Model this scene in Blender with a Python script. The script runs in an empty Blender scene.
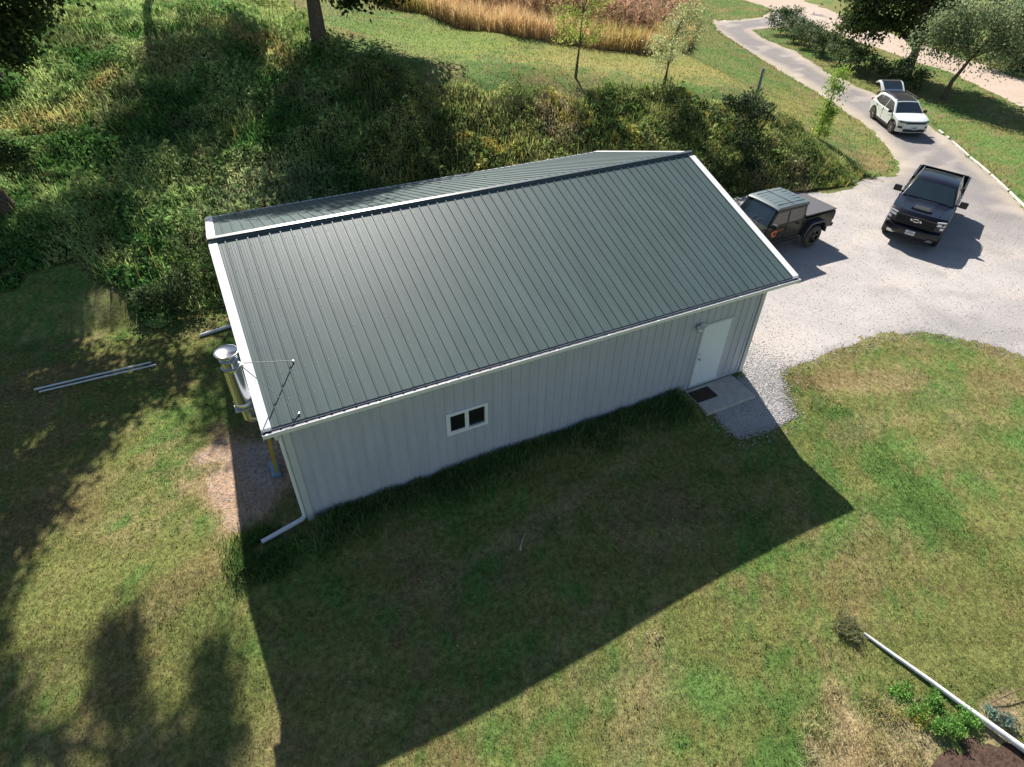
import bpy, bmesh, math, random
import numpy as np
from mathutils import Vector, Matrix, geometry
random.seed(7); RNG=np.random.default_rng(7)
D=bpy.data; C=bpy.context; COL=C.scene.collection
BOUND=np.array([(-120,12),(-40,10.5),(-8,9.6),(-2.7,9.2),(3,9.6),(17,9.9),(21,9.7),(24,9.0),(27.5,9.0),(30.6,10.3),(33,13),(36,18),(40,25.5),(44,33),(47,40),(62,62),(90,110),(150,220)],float)
def _ss(a,b,x):
    t=np.clip((x-a)/(b-a),0,1); return t*t*(3-2*t)
def _sd(x,y):
    best=np.full(x.shape,1e9); 
    for (ax,ay),(bx,by) in zip(BOUND[:-1],BOUND[1:]):
        dx,dy=bx-ax,by-ay; t=np.clip(((x-ax)*dx+(y-ay)*dy)/(dx*dx+dy*dy),0,1)
        px,py=x-(ax+t*dx),y-(ay+t*dy); d=np.hypot(px,py)
        best=np.minimum(best,d)
    # inside: above the line (y greater than the boundary height at that x) -- boundary is a graph over x
    yb=np.interp(x,BOUND[:,0],BOUND[:,1])
    return np.where(y>yb,best,-best)
def vnoise(x,y,s,seed=0):
    x=np.asarray(x,float)/s;y=np.asarray(y,float)/s
    xi=np.floor(x).astype(np.int64);yi=np.floor(y).astype(np.int64)
    fx=x-xi;fy=y-yi;fx=fx*fx*(3-2*fx);fy=fy*fy*(3-2*fy)
    def hsh(a,b):
        n=(a*374761393+b*668265263+seed*982451653)&0xFFFFFFFF
        n=((n^(n>>13))*1274126177)&0xFFFFFFFF
        return ((n^(n>>16))&0xFFFF)/65535.
    return (hsh(xi,yi)*(1-fx)+hsh(xi+1,yi)*fx)*(1-fy)+(hsh(xi,yi+1)*(1-fx)+hsh(xi+1,yi+1)*fx)*fy
def height(x,y):
    x=np.atleast_1d(np.asarray(x,float));y=np.atleast_1d(np.asarray(y,float))
    t=np.clip(-y,0,None); base=-0.11*np.minimum(t,12)*_ss(0,1.5,t)-0.02*np.clip(t-12,0,60)
    base=base-.05*np.minimum(t,9)*_ss(0,1.5,t)*_ss(10,1,x)
    base=base*(1-.6*_ss(16,30,x))
    base=base-0.058*np.clip(x-18,0,17)
    H=np.interp(x,[-60,-12,-5,3,9.5,17,21,25,31,37,45,60],[7,6.4,6.2,5.4,4.4,3.5,3.2,3.0,2.8,2.4,1.6,1.0])
    d=_sd(x,y)
    s=.56+(.21-.56)*_ss(23,31,x)
    s=s-.20*_ss(8,-1,x)
    m=s*np.clip(d,0,None)
    k=.35
    M=-np.log(np.exp(-m/k)+np.exp(-H/k))*k+np.log(1+np.exp(-H/k))*k
    M=np.where(d>0,np.clip(M,0,None),0)
    M=M*_ss(0,1.2,d)
    n=(vnoise(x,y,2.3,3)-.5)*.35*_ss(.5,3,d)*_ss(26,18,x)+(vnoise(x,y,1.1,5)-.5)*.03
    pad=_ss(1.5,.3,np.maximum(np.maximum(-x-.2,x-12.4),np.maximum(-y-.3,y-8.5)))
    return (base+M+n)*(1-pad)+pad*np.minimum(base,0)*1.0
def hz(x,y): return float(height(x,y)[0])

# ---------------------------------------------------------------- materials
MATS={}
def mat(name,col,rough=.6,metal=0.,spec=.5,noise=0.,nscale=8.,bump=0.,bscale=40.,coat=0.,transl=0.,attr=False,col2=None,stretch=None):
    m=D.materials.new(name); m.use_nodes=True; nt=m.node_tree; N=nt.nodes; L=nt.links
    b=N['Principled BSDF']; b.inputs['Roughness'].default_value=rough; b.inputs['Metallic'].default_value=metal
    b.inputs['Specular IOR Level'].default_value=spec; b.inputs['Coat Weight'].default_value=coat; b.inputs['Coat Roughness'].default_value=.06
    c4=(*col,1)
    b.inputs['Base Color'].default_value=c4
    out=None
    if attr:
        a=N.new('ShaderNodeAttribute'); a.attribute_name='Col'; out=a.outputs['Color']
    if noise>0 or col2:
        tc=N.new('ShaderNodeTexCoord'); nz=N.new('ShaderNodeTexNoise'); nz.inputs['Scale'].default_value=nscale; nz.inputs['Detail'].default_value=6
        nz.inputs['Roughness'].default_value=.65
        if stretch:
            mp=N.new('ShaderNodeMapping'); mp.inputs['Scale'].default_value=stretch; L.new(tc.outputs['Object'],mp.inputs['Vector']); L.new(mp.outputs[0],nz.inputs['Vector'])
        else: L.new(tc.outputs['Object'],nz.inputs['Vector'])
        r=N.new('ShaderNodeValToRGB'); r.color_ramp.elements[0].position=.32; r.color_ramp.elements[1].position=.68
        if attr:
            r.color_ramp.elements[0].color=(1-noise,)*3+(1,); r.color_ramp.elements[1].color=(1+noise,)*3+(1,)
            mx=N.new('ShaderNodeMix'); mx.data_type='RGBA'; mx.blend_type='MULTIPLY'; mx.inputs[0].default_value=1
            L.new(out,mx.inputs[6]); L.new(r.outputs[0],mx.inputs[7]); out=mx.outputs[2]
        else:
            c2=col2 or tuple(min(1,v*(1+noise)) for v in col)
            r.color_ramp.elements[0].color=(*[v*(1-noise) for v in col],1); r.color_ramp.elements[1].color=(*c2,1)
            out=r.outputs[0]
        L.new(nz.outputs['Fac'],r.inputs[0])
    if out is not None: L.new(out,b.inputs['Base Color'])
    if bump>0:
        tc=N.new('ShaderNodeTexCoord'); nz=N.new('ShaderNodeTexNoise'); nz.inputs['Scale'].default_value=bscale; nz.inputs['Detail'].default_value=5
        L.new(tc.outputs['Object'],nz.inputs['Vector'])
        bp=N.new('ShaderNodeBump'); bp.inputs['Strength'].default_value=bump; bp.inputs['Distance'].default_value=.02
        L.new(nz.outputs['Fac'],bp.inputs['Height']); L.new(bp.outputs[0],b.inputs['Normal'])
    if transl>0:
        t=N.new('ShaderNodeBsdfTranslucent'); t.inputs['Color'].default_value=c4
        if out is not None: L.new(out,t.inputs['Color'])
        ms=N.new('ShaderNodeMixShader'); ms.inputs[0].default_value=transl
        L.new(b.outputs[0],ms.inputs[1]); L.new(t.outputs[0],ms.inputs[2]); L.new(ms.outputs[0],N['Material Output'].inputs[0])
    MATS[name]=m; return m
M_lawn=mat('lawn_ground',(.1,.13,.04),.95,attr=True,noise=.45,nscale=9,bump=.9,bscale=26,spec=.1)
M_blade=mat('grass_blades',(.1,.13,.04),.75,attr=True,transl=.42,spec=.12)
M_leaf=mat('leaves',(.06,.1,.03),.6,attr=True,transl=.42,spec=.18)
M_bark=mat('bark',(.13,.1,.075),.95,noise=.45,nscale=14,bump=1,bscale=30,spec=.1)
M_gravel=mat('gravel',(.36,.33,.30),.95,attr=True,noise=.22,nscale=22,bump=1.,bscale=45,spec=.1)
M_stone=mat('crushed_stone',(.4,.39,.38),.9,attr=True,noise=.2,nscale=60,spec=.15)
M_conc=mat('concrete',(.48,.45,.41),.9,noise=.15,nscale=5,bump=.2,bscale=90,spec=.2)
M_roof=mat('roof_metal',(.066,.099,.100),.45,spec=.34,noise=.13,nscale=1.0,stretch=(3.5,.5,.5),bump=.05,bscale=3)
M_ridge=mat('ridge_metal',(.075,.10,.105),.33,spec=.55,noise=.08,nscale=2)
M_wall=mat('wall_metal',(.50,.51,.57),.45,spec=.45,noise=.07,nscale=1.6,stretch=(2.5,2.5,.4))
M_trim=mat('corner_trim',(.58,.59,.59),.45,noise=.04,nscale=2)
M_white=mat('white_metal',(.84,.84,.85),.4,noise=.03,nscale=3)
M_gut=mat('gutter_paint',(.84,.84,.85),.45,noise=.05,nscale=6)
M_gdark=mat('dark_edge_and_trough_shade',(.025,.035,.05),.5,noise=.2,nscale=5)  # drip edge, and the painted shade that fills the gutter trough
M_door=mat('door_paint',(.82,.85,.9),.45,noise=.03,nscale=3)
M_glass=mat('window_glass',(.012,.014,.016),.06,spec=.7,noise=.3,nscale=2)
M_steel=mat('stainless_steel',(.58,.59,.61),.24,metal=1.,noise=.06,nscale=6)
M_galv=mat('galvanised_steel',(.5,.52,.54),.4,metal=.8,noise=.1,nscale=12)
M_yel=mat('yellow_fibreglass',(.45,.34,.05),.55,noise=.15,nscale=8)
M_blue=mat('pale_blue_plastic',(.2,.38,.55),.5,noise=.1,nscale=8)
M_pvc=mat('white_pipe',(.7,.72,.74),.4,noise=.1,nscale=5)
M_pvcw=mat('weathered_white_pipe',(.74,.74,.72),.55,noise=.22,nscale=4)
M_mat=mat('brown_mat',(.045,.028,.022),.95,noise=.3,nscale=40,bump=.6,bscale=150)
M_fix=mat('lamp_housing',(.3,.31,.32),.5,noise=.08,nscale=20)
M_mulch=mat('dark_mulch',(.085,.055,.042),.95,noise=.5,nscale=12,bump=1,bscale=18,spec=.1)
M_post=mat('weathered_wood',(.26,.27,.25),.9,noise=.3,nscale=10)
M_stick=mat('brown_stick',(.14,.09,.05),.8,noise=.3,nscale=20)
M_curb=mat('white_edging',(.72,.69,.62),.8,noise=.2,nscale=3)
M_int=mat('dark_interior',(.02,.02,.02),.9,noise=.2,nscale=3)
M_pwhite=mat('white_car_paint',(.74,.77,.77),.3,coat=.6,noise=.02,nscale=2)
M_pblack=mat('black_car_paint',(.003,.004,.010),.3,spec=.3,coat=.4,noise=.1,nscale=2)
M_pgreen=mat('dark_green_paint',(.014,.017,.010),.4,spec=.3,coat=.2,noise=.15,nscale=3)
M_roofb=mat('black_roof_panel',(.03,.028,.03),.3,coat=.3,noise=.1,nscale=3)
M_plast=mat('black_plastic',(.018,.019,.022),.6,noise=.2,nscale=12)
M_fender=mat('fender_plastic',(.03,.036,.045),.45,noise=.2,nscale=12)
M_cglass=mat('car_glass',(.02,.034,.04),.05,spec=.8,coat=1.,noise=.2,nscale=2)
M_sideg=mat('side_glass',(.05,.055,.05),.12,spec=.8,noise=.3,nscale=3)
M_tyre=mat('tyre_rubber',(.03,.028,.026),.85,noise=.3,nscale=20)
M_tyred=mat('dusty_tyre',(.085,.075,.06),.9,noise=.3,nscale=20)
M_rim=mat('alloy_rim',(.35,.35,.35),.3,metal=.8,noise=.1,nscale=9)
M_rimd=mat('dark_rim',(.03,.03,.03),.4,metal=.5,noise=.1,nscale=9)
M_lamp=mat('lamp_lens',(.75,.77,.8),.12,spec=.8,noise=.1,nscale=20)
M_red=mat('red_lens',(.35,.02,.015),.2,noise=.1,nscale=20)
M_chrome=mat('chrome',(.75,.75,.76),.12,metal=1.,noise=.04,nscale=9)
M_plate=mat('licence_plate',(.7,.7,.68),.5,noise=.08,nscale=30)
M_ink=mat('plate_ink',(.05,.06,.14),.6,noise=.1,nscale=30)
M_orange=mat('orange_decal',(.62,.13,.05),.5,noise=.15,nscale=20)
M_tonn=mat('tonneau_vinyl',(.085,.08,.088),.6,noise=.1,nscale=5)
M_hard=mat('hardtop',(.11,.145,.15),.4,coat=.2,noise=.1,nscale=3)

# ---------------------------------------------------------------- mesh helpers
def link(o,parent=None):
    COL.objects.link(o)
    if parent is not None: o.parent=parent
    return o
def tag(o,label=None,cat=None,group=None,kind=None):
    if label: o['label']=label
    if cat: o['category']=cat
    if group: o['group']=group
    if kind: o['kind']=kind
    return o
def empty(name,loc=(0,0,0),rz=0.):
    o=D.objects.new(name,None); o.location=loc; o.rotation_euler=(0,0,rz); o.empty_display_size=.3
    return link(o)
class MB:
    def __init__(s): s.v=[];s.f=[];s.m=None
    def add(s,vs,fs):
        n=len(s.v); s.v+= [tuple(map(float,v)) for v in vs]; s.f+=[tuple(i+n for i in f) for f in fs]; return s
    def box(s,x0,x1,y0,y1,z0,z1):
        return s.add([(x0,y0,z0),(x1,y0,z0),(x1,y1,z0),(x0,y1,z0),(x0,y0,z1),(x1,y0,z1),(x1,y1,z1),(x0,y1,z1)],
                     [(0,3,2,1),(4,5,6,7),(0,1,5,4),(1,2,6,5),(2,3,7,6),(3,0,4,7)])
    def obox(s,c,size,R):
        h=[q/2 for q in size]; vs=[]
        for z in(-1,1):
            for (x,y) in((-1,-1),(1,-1),(1,1),(-1,1)):
                vs.append(Vector(c)+R@Vector((x*h[0],y*h[1],z*h[2])))
        return s.add(vs,[(0,3,2,1),(4,5,6,7),(0,1,5,4),(1,2,6,5),(2,3,7,6),(3,0,4,7)])
    def beam(s,a,b,w,h,up=(0,0,1)):
        a=Vector(a);b=Vector(b);d=b-a;x=d.normalized();u=Vector(up);y=u.cross(x)
        if y.length<1e-4: y=Vector((1,0,0)).cross(x)
        y.normalize();z=x.cross(y); R=Matrix((x,y,z)).transposed()
        return s.obox((a+b)/2,(d.length,w,h),R)
    def tube(s,pts,rs,n=8,cap=True):
        pts=[Vector(p) for p in pts]
        if not hasattr(rs,'__len__'): rs=[rs]*len(pts)
        base=len(s.v);ref=None
        for i,p in enumerate(pts):
            t=(pts[min(i+1,len(pts)-1)]-pts[max(i-1,0)]).normalized()
            if ref is None: ref=t.orthogonal().normalized()
            ref=(ref-t*ref.dot(t)).normalized(); b=t.cross(ref)
            for k in range(n):
                a=2*math.pi*k/n; s.v.append(tuple(p+(ref*math.cos(a)+b*math.sin(a))*rs[i]))
        for i in range(len(pts)-1):
            for k in range(n):
                k2=(k+1)%n; s.f.append((base+i*n+k,base+i*n+k2,base+(i+1)*n+k2,base+(i+1)*n+k))
        if cap:
            s.f.append(tuple(base+k for k in range(n))[::-1]); s.f.append(tuple(base+(len(pts)-1)*n+k for k in range(n)))
        return s
    def lathe(s,prof,o=(0,0,0),axis='z',n=24,closed=False):
        base=len(s.v);m=len(prof)
        for k in range(n):
            a=2*math.pi*k/n;c,sn=math.cos(a),math.sin(a)
            for r,h in prof:
                p=(r*c,r*sn,h) if axis=='z' else ((r*c,h,r*sn) if axis=='y' else (h,r*c,r*sn))
                s.v.append((p[0]+o[0],p[1]+o[1],p[2]+o[2]))
        mm=m if closed else m-1
        for k in range(n):
            k2=(k+1)%n
            for j in range(mm):
                j2=(j+1)%m
                s.f.append((base+k*m+j,base+k2*m+j,base+k2*m+j2,base+k*m+j2))
        return s
    def prism(s,poly,y0,y1):   # poly in (x,z) extruded over y
        n=len(poly);vs=[(x,y0,z) for x,z in poly]+[(x,y1,z) for x,z in poly]
        return s.add(vs,[tuple(range(n)),tuple(range(2*n-1,n-1,-1))]+[(i,i+n,(i+1)%n+n,(i+1)%n) for i in range(n)])
    def loft(s,prof,ys,fn):
        n=len(prof);b=len(s.v)
        for y in ys:
            for x,z in prof: s.v.append(tuple(fn(x,y,z)))
        for j in range(len(ys)-1):
            for i in range(n):
                i2=(i+1)%n; s.f.append((b+j*n+i,b+(j+1)*n+i,b+(j+1)*n+i2,b+j*n+i2))
        s.f.append(tuple(b+i for i in range(n))); s.f.append(tuple(b+(len(ys)-1)*n+i for i in range(n))[::-1])
        return s
    def build(s,name,m,parent=None,bevel=0.,smooth=False,seg=2,fix=True):
        me=D.meshes.new(name); me.from_pydata(s.v,[],s.f); me.materials.append(m)
        if fix:
            bm=bmesh.new();bm.from_mesh(me);bmesh.ops.recalc_face_normals(bm,faces=bm.faces);bm.to_mesh(me);bm.free()
        o=D.objects.new(name,me); link(o,parent)
        if smooth or bevel: me.shade_smooth()
        if bevel:
            md=o.modifiers.new('bevel','BEVEL'); md.width=bevel; md.segments=seg; md.limit_method='ANGLE'; md.angle_limit=math.radians(28); md.harden_normals=True
            me.shade_smooth()
        elif smooth:
            md=o.modifiers.new('es','EDGE_SPLIT'); md.split_angle=math.radians(40)
        return o
def npmesh(name,V,F,m,parent=None,col=None):
    """V (n,3), F (k,3|4) as one mesh, col per-vertex (n,3)"""
    me=D.meshes.new(name); nv=len(V);nf,k=F.shape
    me.vertices.add(nv); me.vertices.foreach_set('co',V.astype(np.float32).ravel())
    me.loops.add(nf*k); me.loops.foreach_set('vertex_index',F.astype(np.int32).ravel())
    me.polygons.add(nf); me.polygons.foreach_set('loop_start',np.arange(0,nf*k,k,dtype=np.int32)); 
    me.update(calc_edges=True)
    if col is not None:
        a=me.color_attributes.new('Col','FLOAT_COLOR','POINT'); a.data.foreach_set('color',np.hstack([col,np.ones((nv,1))]).astype(np.float32).ravel())
    me.materials.append(m); o=D.objects.new(name,me); return link(o,parent)
def inpoly(x,y,poly):
    r=np.zeros(x.shape,bool);n=len(poly);j=n-1
    for i in range(n):
        xi,yi=poly[i];xj,yj=poly[j]
        c=((yi>y)!=(yj>y))&(x<(xj-xi)*(y-yi)/((yj-yi) if yj!=yi else 1e-9)+xi); r^=c; j=i
    return r
def lerpc(a,b,t): return np.asarray(a)*(1-t[:,None])+np.asarray(b)*t[:,None]

# ---------------------------------------------------------------- layout
LB,WB,HW,SL=12.19,8.33,3.43,.3264      # building length, width, wall height, roof slope
X0,X1,YE=-.31,12.5,.5
ROADL=[(29.04,9.65),(30.72,9.5),(32.59,10.64),(34.16,12.24),(36.39,15.75),(37.56,18.11),(39.59,22.73),(41.82,28.97),(43.1,33.77),(44.6,38.0),(47.43,43.07),(49.03,44.65),(51.88,44.4),(55,44.5),(60,47.5)]
ROADR=[(64,42.5),(58,40),(52.03,40.08),(49.68,39.84),(48.18,37.05),(47.0,31.7),(44.2,25.8),(43.0,20.74),(42.0,17.57),(40.0,13.64),(36.95,8.91),(34.69,5.77),(33.64,4.62),(31,1.2),(28,-2.2),(24,-4.2)]
ISLAND=[(21.17,-2.95),(20.47,-2.06),(19.54,-1.31),(18.54,-.75),(17.48,-.6),(16.06,-.48),(14.62,-.45),(13.51,-.58),(13.14,-.8),(12.79,-1.5),(12.5,-2.0),(11.63,-2.1),(11.05,-2.1),(10.45,-2.0),(10.27,-1.5),(10.3,-1.0),(10.3,-.15)]
PADL=[(12.0,-.15),(12.35,.2),(12.35,8.0),(12.2,9.2),(15,9.3),(18,9.5),(21.44,9.75),(23.81,9.45),(25.13,8.9),(26.6,9.0)]
DRIVE=ISLAND+PADL+ROADL+ROADR
MAIN=[(75,110),(60.69,53.43),(59.27,46.18),(55.65,34.38),(53.0,21.36),(49.25,14.11),(43,2),(34,-13),(60,-13),(56.0,6),(56.6,18.37),(58.3,24),(60.6,32.5),(64.0,40.88),(67.5,51.12),(85,110)]
STEP=[(10.0,-1.05),(11.8,-1.05),(11.8,0),(10.0,0)]
CORN=[(12.3,34.5),(14.6,29.2),(17.5,24.8),(21.5,22.9),(24.35,22.0),(27.6,24.3),(33.93,30.0),(41.36,38.6),(51.4,52),(62,75),(20,75)]
def ytop(x): return np.interp(x,[-30,5,6.5,9.8,13,17.3,20.4,24,27,29,30],[60,60,19.3,16.6,15.9,15.6,14.8,13.7,12.9,10.7,9.5])
def wild(x,y):
    return (_sd(x,y)>.15+2.6*_ss(-2.2,-4.6,x)+(vnoise(x,y,.9,8)-.5)*1.1*_ss(3,0,x))&(y<ytop(x)+(vnoise(x,y,1.3,9)-.5)*1.2)&(x<29.5)

GREEN=np.array((.105,.18,.045));OLIVE=np.array((.175,.185,.058));TAN=np.array((.30,.235,.12));DKG=np.array((.06,.11,.028));RED=np.array((.21,.145,.075));SOIL=np.array((.42,.28,.19))
def lawn_col(x,y):
    n1=vnoise(x,y,2.6,1)*.5+vnoise(x,y,.9,2)*.3+vnoise(x,y,.33,4)*.2
    n2=vnoise(x,y,1.7,11)*.38+vnoise(x,y,.6,12)*.27+vnoise(x,y,.2,13)*.35
    n3=vnoise(x,y,1.3,21)*.42+vnoise(x,y,.4,22)*.28+vnoise(x,y,.14,23)*.3
    c=lerpc(GREEN,OLIVE,_ss(.36,.58,n1+(vnoise(x,y,.17,5)-.5)*.3))
    c=c*(1-_ss(.56,.76,n2)[:,None]*.5)+TAN*_ss(.56,.76,n2)[:,None]*.5
    c=c*(1-_ss(.56,.76,n3)[:,None]*.55)+RED*_ss(.56,.76,n3)[:,None]*.55
    k=_ss(.42,.25,n3)[:,None]*.45; c=c*(1-k)+DKG*k
    def blob(cx,cy,rx,ry,col,amt,a=0.):
        nonlocal c
        dx,dy=x-cx,y-cy;ca,sa=math.cos(a),math.sin(a)
        d=np.sqrt(((dx*ca+dy*sa)/rx)**2+((-dx*sa+dy*ca)/ry)**2)+(vnoise(x,y,.5,31)-.5)*.7
        k=_ss(1.15,.6,d)[:,None]*amt; c=c*(1-k)+np.asarray(col)*k
    blob(-1.0,1.9,1.25,1.9,SOIL,.95)              # bare dirt beside the left gable
    blob(-.75,2.2,.4,1.2,(.36,.33,.31),.6)
    blob(15.6,-1.9,1.6,.5,TAN,.55,-.3); blob(13.6,-3.0,.9,.5,TAN,.4)
    blob(17.0,-3.0,1.4,.6,DKG*1.6,.5); blob(11.5,-5.2,1.,.6,DKG*1.7,.35); blob(14.6,-1.3,1.6,.35,RED*1.2,.6,-.2); blob(19,-3.4,1.6,.7,RED*1.15,.5); blob(10.5,-6.0,1.6,.8,RED*1.2,.4,.5); blob(5.9,-6.6,.6,.9,DKG*1.8,.7)
    blob(4.4,-6.4,1.3,.7,TAN,.45,.6); blob(7.7,-8.2,1.0,.35,TAN*1.1,.8,1.1)
    blob(5,-1.9,3.4,.22,TAN,.5,.18); blob(-3,-.6,1.5,.5,RED,.5,.4); blob(-2.2,-4.6,1.6,1.1,TAN,.35)
    blob(-5,2.6,1.2,.9,RED,.5); blob(20,19,5,2.2,TAN*1.05,.5,-.1); blob(28,15,3,1.4,TAN,.5); blob(31.5,11.3,1.8,1.2,RED*1.2,.6,.9)
    blob(25,19,9,.5,TAN*1.1,.5,-.15)
    tr=np.sin((x*.35+y*.94)*2*math.pi/1.05+.6*vnoise(x,y,3.,107))*.07; c=c*(1+tr[:,None])   # mower passes
    blob(12,23,4,3.5,GREEN*1.2,.5); blob(35,27,3,5,GREEN*1.2,.4); blob(41,10,1.5,4,GREEN*1.2,.5,-.5); blob(24,20,12,4.5,(.27,.25,.07),.65,-.1); blob(13,25,5,5,(.18,.25,.05),.45); blob(7.7,-8.7,1.1,.9,(.40,.31,.18),.75); blob(8.8,-8.6,.9,.5,(.38,.3,.18),.6); blob(10.6,-9.3,.6,.4,(.38,.28,.18),.7)
    # the fields far off are paler
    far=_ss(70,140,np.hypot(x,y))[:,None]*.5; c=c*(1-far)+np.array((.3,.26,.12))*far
    return c

def segd(x,y,pl):
    b=np.full(x.shape,1e9)
    for (ax,ay),(bx,by) in zip(pl[:-1],pl[1:]):
        dx,dy=bx-ax,by-ay;t=np.clip(((x-ax)*dx+(y-ay)*dy)/(dx*dx+dy*dy),0,1);b=np.minimum(b,np.hypot(x-ax-t*dx,y-ay-t*dy))
    return b
# ---------------------------------------------------------------- ground sheet
def axis(lo,hi,step,far):
    a=list(np.arange(lo,hi+1e-6,step)); s=step
    x=hi
    while x<far: s*=1.22; x+=s; a.append(x)
    x=lo;s=step
    while x>-far: s*=1.22; x-=s; a.insert(0,x)
    return np.array(a)
def axis2(a,b,s1,c,s2,far):
    A=axis(a,c,s1,far); A=A[A<=b+1e-6]; B=np.arange(b+s2,c,s2); Z=axis(a,c,s1,far); return np.concatenate([A,B,Z[Z>=c-1e-6]])
gx=axis2(-12,34,.2,66,.5,700);gy=axis2(-13,28,.2,62,.5,700)
GX,GY=np.meshgrid(gx,gy); xx=GX.ravel();yy=GY.ravel();zz=height(xx,yy)
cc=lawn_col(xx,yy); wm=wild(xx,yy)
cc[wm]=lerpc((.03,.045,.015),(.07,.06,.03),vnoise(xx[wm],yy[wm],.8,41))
ic=inpoly(xx,yy,CORN); cc[ic]=(.12,.08,.05)
nx,ny=len(gx),len(gy); I=np.arange(nx*ny).reshape(ny,nx)
F=np.stack([I[:-1,:-1].ravel(),I[:-1,1:].ravel(),I[1:,1:].ravel(),I[1:,:-1].ravel()],1)
zz=np.where((xx>.25)&(xx<LB-.25)&(yy>.25)&(yy<WB-.25),-.06,zz)
for pp,s_ in((DRIVE,.35),(MAIN,.9)):
    k=inpoly(xx,yy,pp)&(segd(xx,yy,pp+pp[:1])>np.where(xx>34,s_+.3,s_)); zz=np.where(k,zz-.08,zz)
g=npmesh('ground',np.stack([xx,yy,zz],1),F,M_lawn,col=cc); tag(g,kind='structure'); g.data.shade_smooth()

def sheet(name,poly,m,colf,dz=.012,step=.4,ragged=.12,rstep=.25,kind='structure'):
    """a surface cut to a ragged outline that lies on the terrain"""
    pts=[]
    for (ax,ay),(bx,by) in zip(poly,poly[1:]+poly[:1]):
        L=math.hypot(bx-ax,by-ay);n=max(1,int(L/rstep))
        for i in range(n):
            t=i/n;x=ax+(bx-ax)*t;y=ay+(by-ay)*t;nx_,ny_=-(by-ay)/L,(bx-ax)/L
            r=(vnoise([x],[y],.5,51)[0]-.5+ (vnoise([x],[y],1.7,52)[0]-.5)*1.2)*2*ragged
            if n==1 : r=0
            pts.append((x+nx_*r,y+ny_*r))
    P=np.array(pts); nb=len(P)
    a=np.arange(P[:,0].min(),P[:,0].max(),step);b=np.arange(P[:,1].min(),P[:,1].max(),step)
    A,B=np.meshgrid(a,b);A=A.ravel()+RNG.uniform(-.1,.1,A.size)*step;B=B.ravel()+RNG.uniform(-.1,.1,B.size)*step
    k=inpoly(A,B,pts);A=A[k];B=B[k]
    allp=[Vector(p) for p in pts]+[Vector((u,v)) for u,v in zip(A,B)]
    r=geometry.delaunay_2d_cdt(allp,[],[list(range(nb))],1,1e-5)
    V=np.array([(v.x,v.y) for v in r[0]]); T=np.array([f for f in r[2] if len(f)==3])
    z=height(V[:,0],V[:,1])+dz+.04*_ss(32,36,V[:,0])
    eb=segd(V[:,0],V[:,1],pts+pts[:1])<.03; z=np.where(eb,z-dz-.012-.04*_ss(32,36,V[:,0]),z)
    o=npmesh(name,np.column_stack([V,z]),T,m,col=colf(V[:,0],V[:,1])); o.data.shade_smooth()
    bm=bmesh.new();bm.from_mesh(o.data);bmesh.ops.recalc_face_normals(bm,faces=bm.faces)
    if sum(f.normal.z for f in bm.faces)<0: bmesh.ops.reverse_faces(bm,faces=bm.faces)
    bm.to_mesh(o.data);bm.free()
    return tag(o,kind=kind)
def drive_col(x,y):
    n=vnoise(x,y,1.4,61)*.5+vnoise(x,y,.5,62)*.5
    c=lerpc((.375,.35,.335),(.49,.455,.435),n)
    k=_ss(24,33,x)[:,None]; c=c*(1-k)+lerpc((.23,.21,.205),(.31,.285,.275),n)*k     # the road part is browner and darker
    d=np.minimum(segd(x,y,ROADL),segd(x,y,ROADR)); e=_ss(1.2,.3,d)[:,None]*_ss(26,34,x)[:,None]*.8
    c=c*(1-e)+np.array((.45,.385,.30))*e
    rt=np.minimum(np.abs(d-1.35),np.abs(d-1.9)); e=_ss(.35,.05,rt)[:,None]*_ss(30,36,x)[:,None]*.3; c=c*(1-e)+np.array((.17,.16,.16))*e
    t=_ss(.62,.8,vnoise(x+y*.6,y*3-x,2.2,63))[:,None]*.35; c=c*(1-t)+np.array((.56,.49,.42))*t
    t=_ss(.6,.8,vnoise(x-y*.7,y*3+x*1.6,2.6,66)*.6+vnoise(x,y,.7,67)*.4)[:,None]*.45; c=c*(1-t)+np.array((.27,.25,.24))*t
    w=_ss(14,12.5,x)[:,None]*_ss(3,1,y)[:,None]*.5; c=c*(1-w)+np.array((.42,.42,.43))*w
    return c
sheet('driveway',DRIVE,M_gravel,drive_col,ragged=.16,step=.3,rstep=.12)
def main_col(x,y):
    n=vnoise(x,y,3,64)*.6+vnoise(x,y,.8,65)*.4; return lerpc((.43,.34,.27),(.55,.44,.36),n)
sheet('gravel_road',MAIN,M_gravel,main_col,ragged=.2,step=1.0,rstep=.6)
bd=[(7.9,-10.6),(8.45,-9.25),(9.1,-9.1),(9.9,-9.15),(10.15,-9.45),(10.9,-9.95),(11.6,-9.7),(12.2,-10.8)]
sheet('garden_bed',bd,M_mulch,lambda x,y:np.full((len(x),3),.1),dz=.02,ragged=.06)

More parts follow.
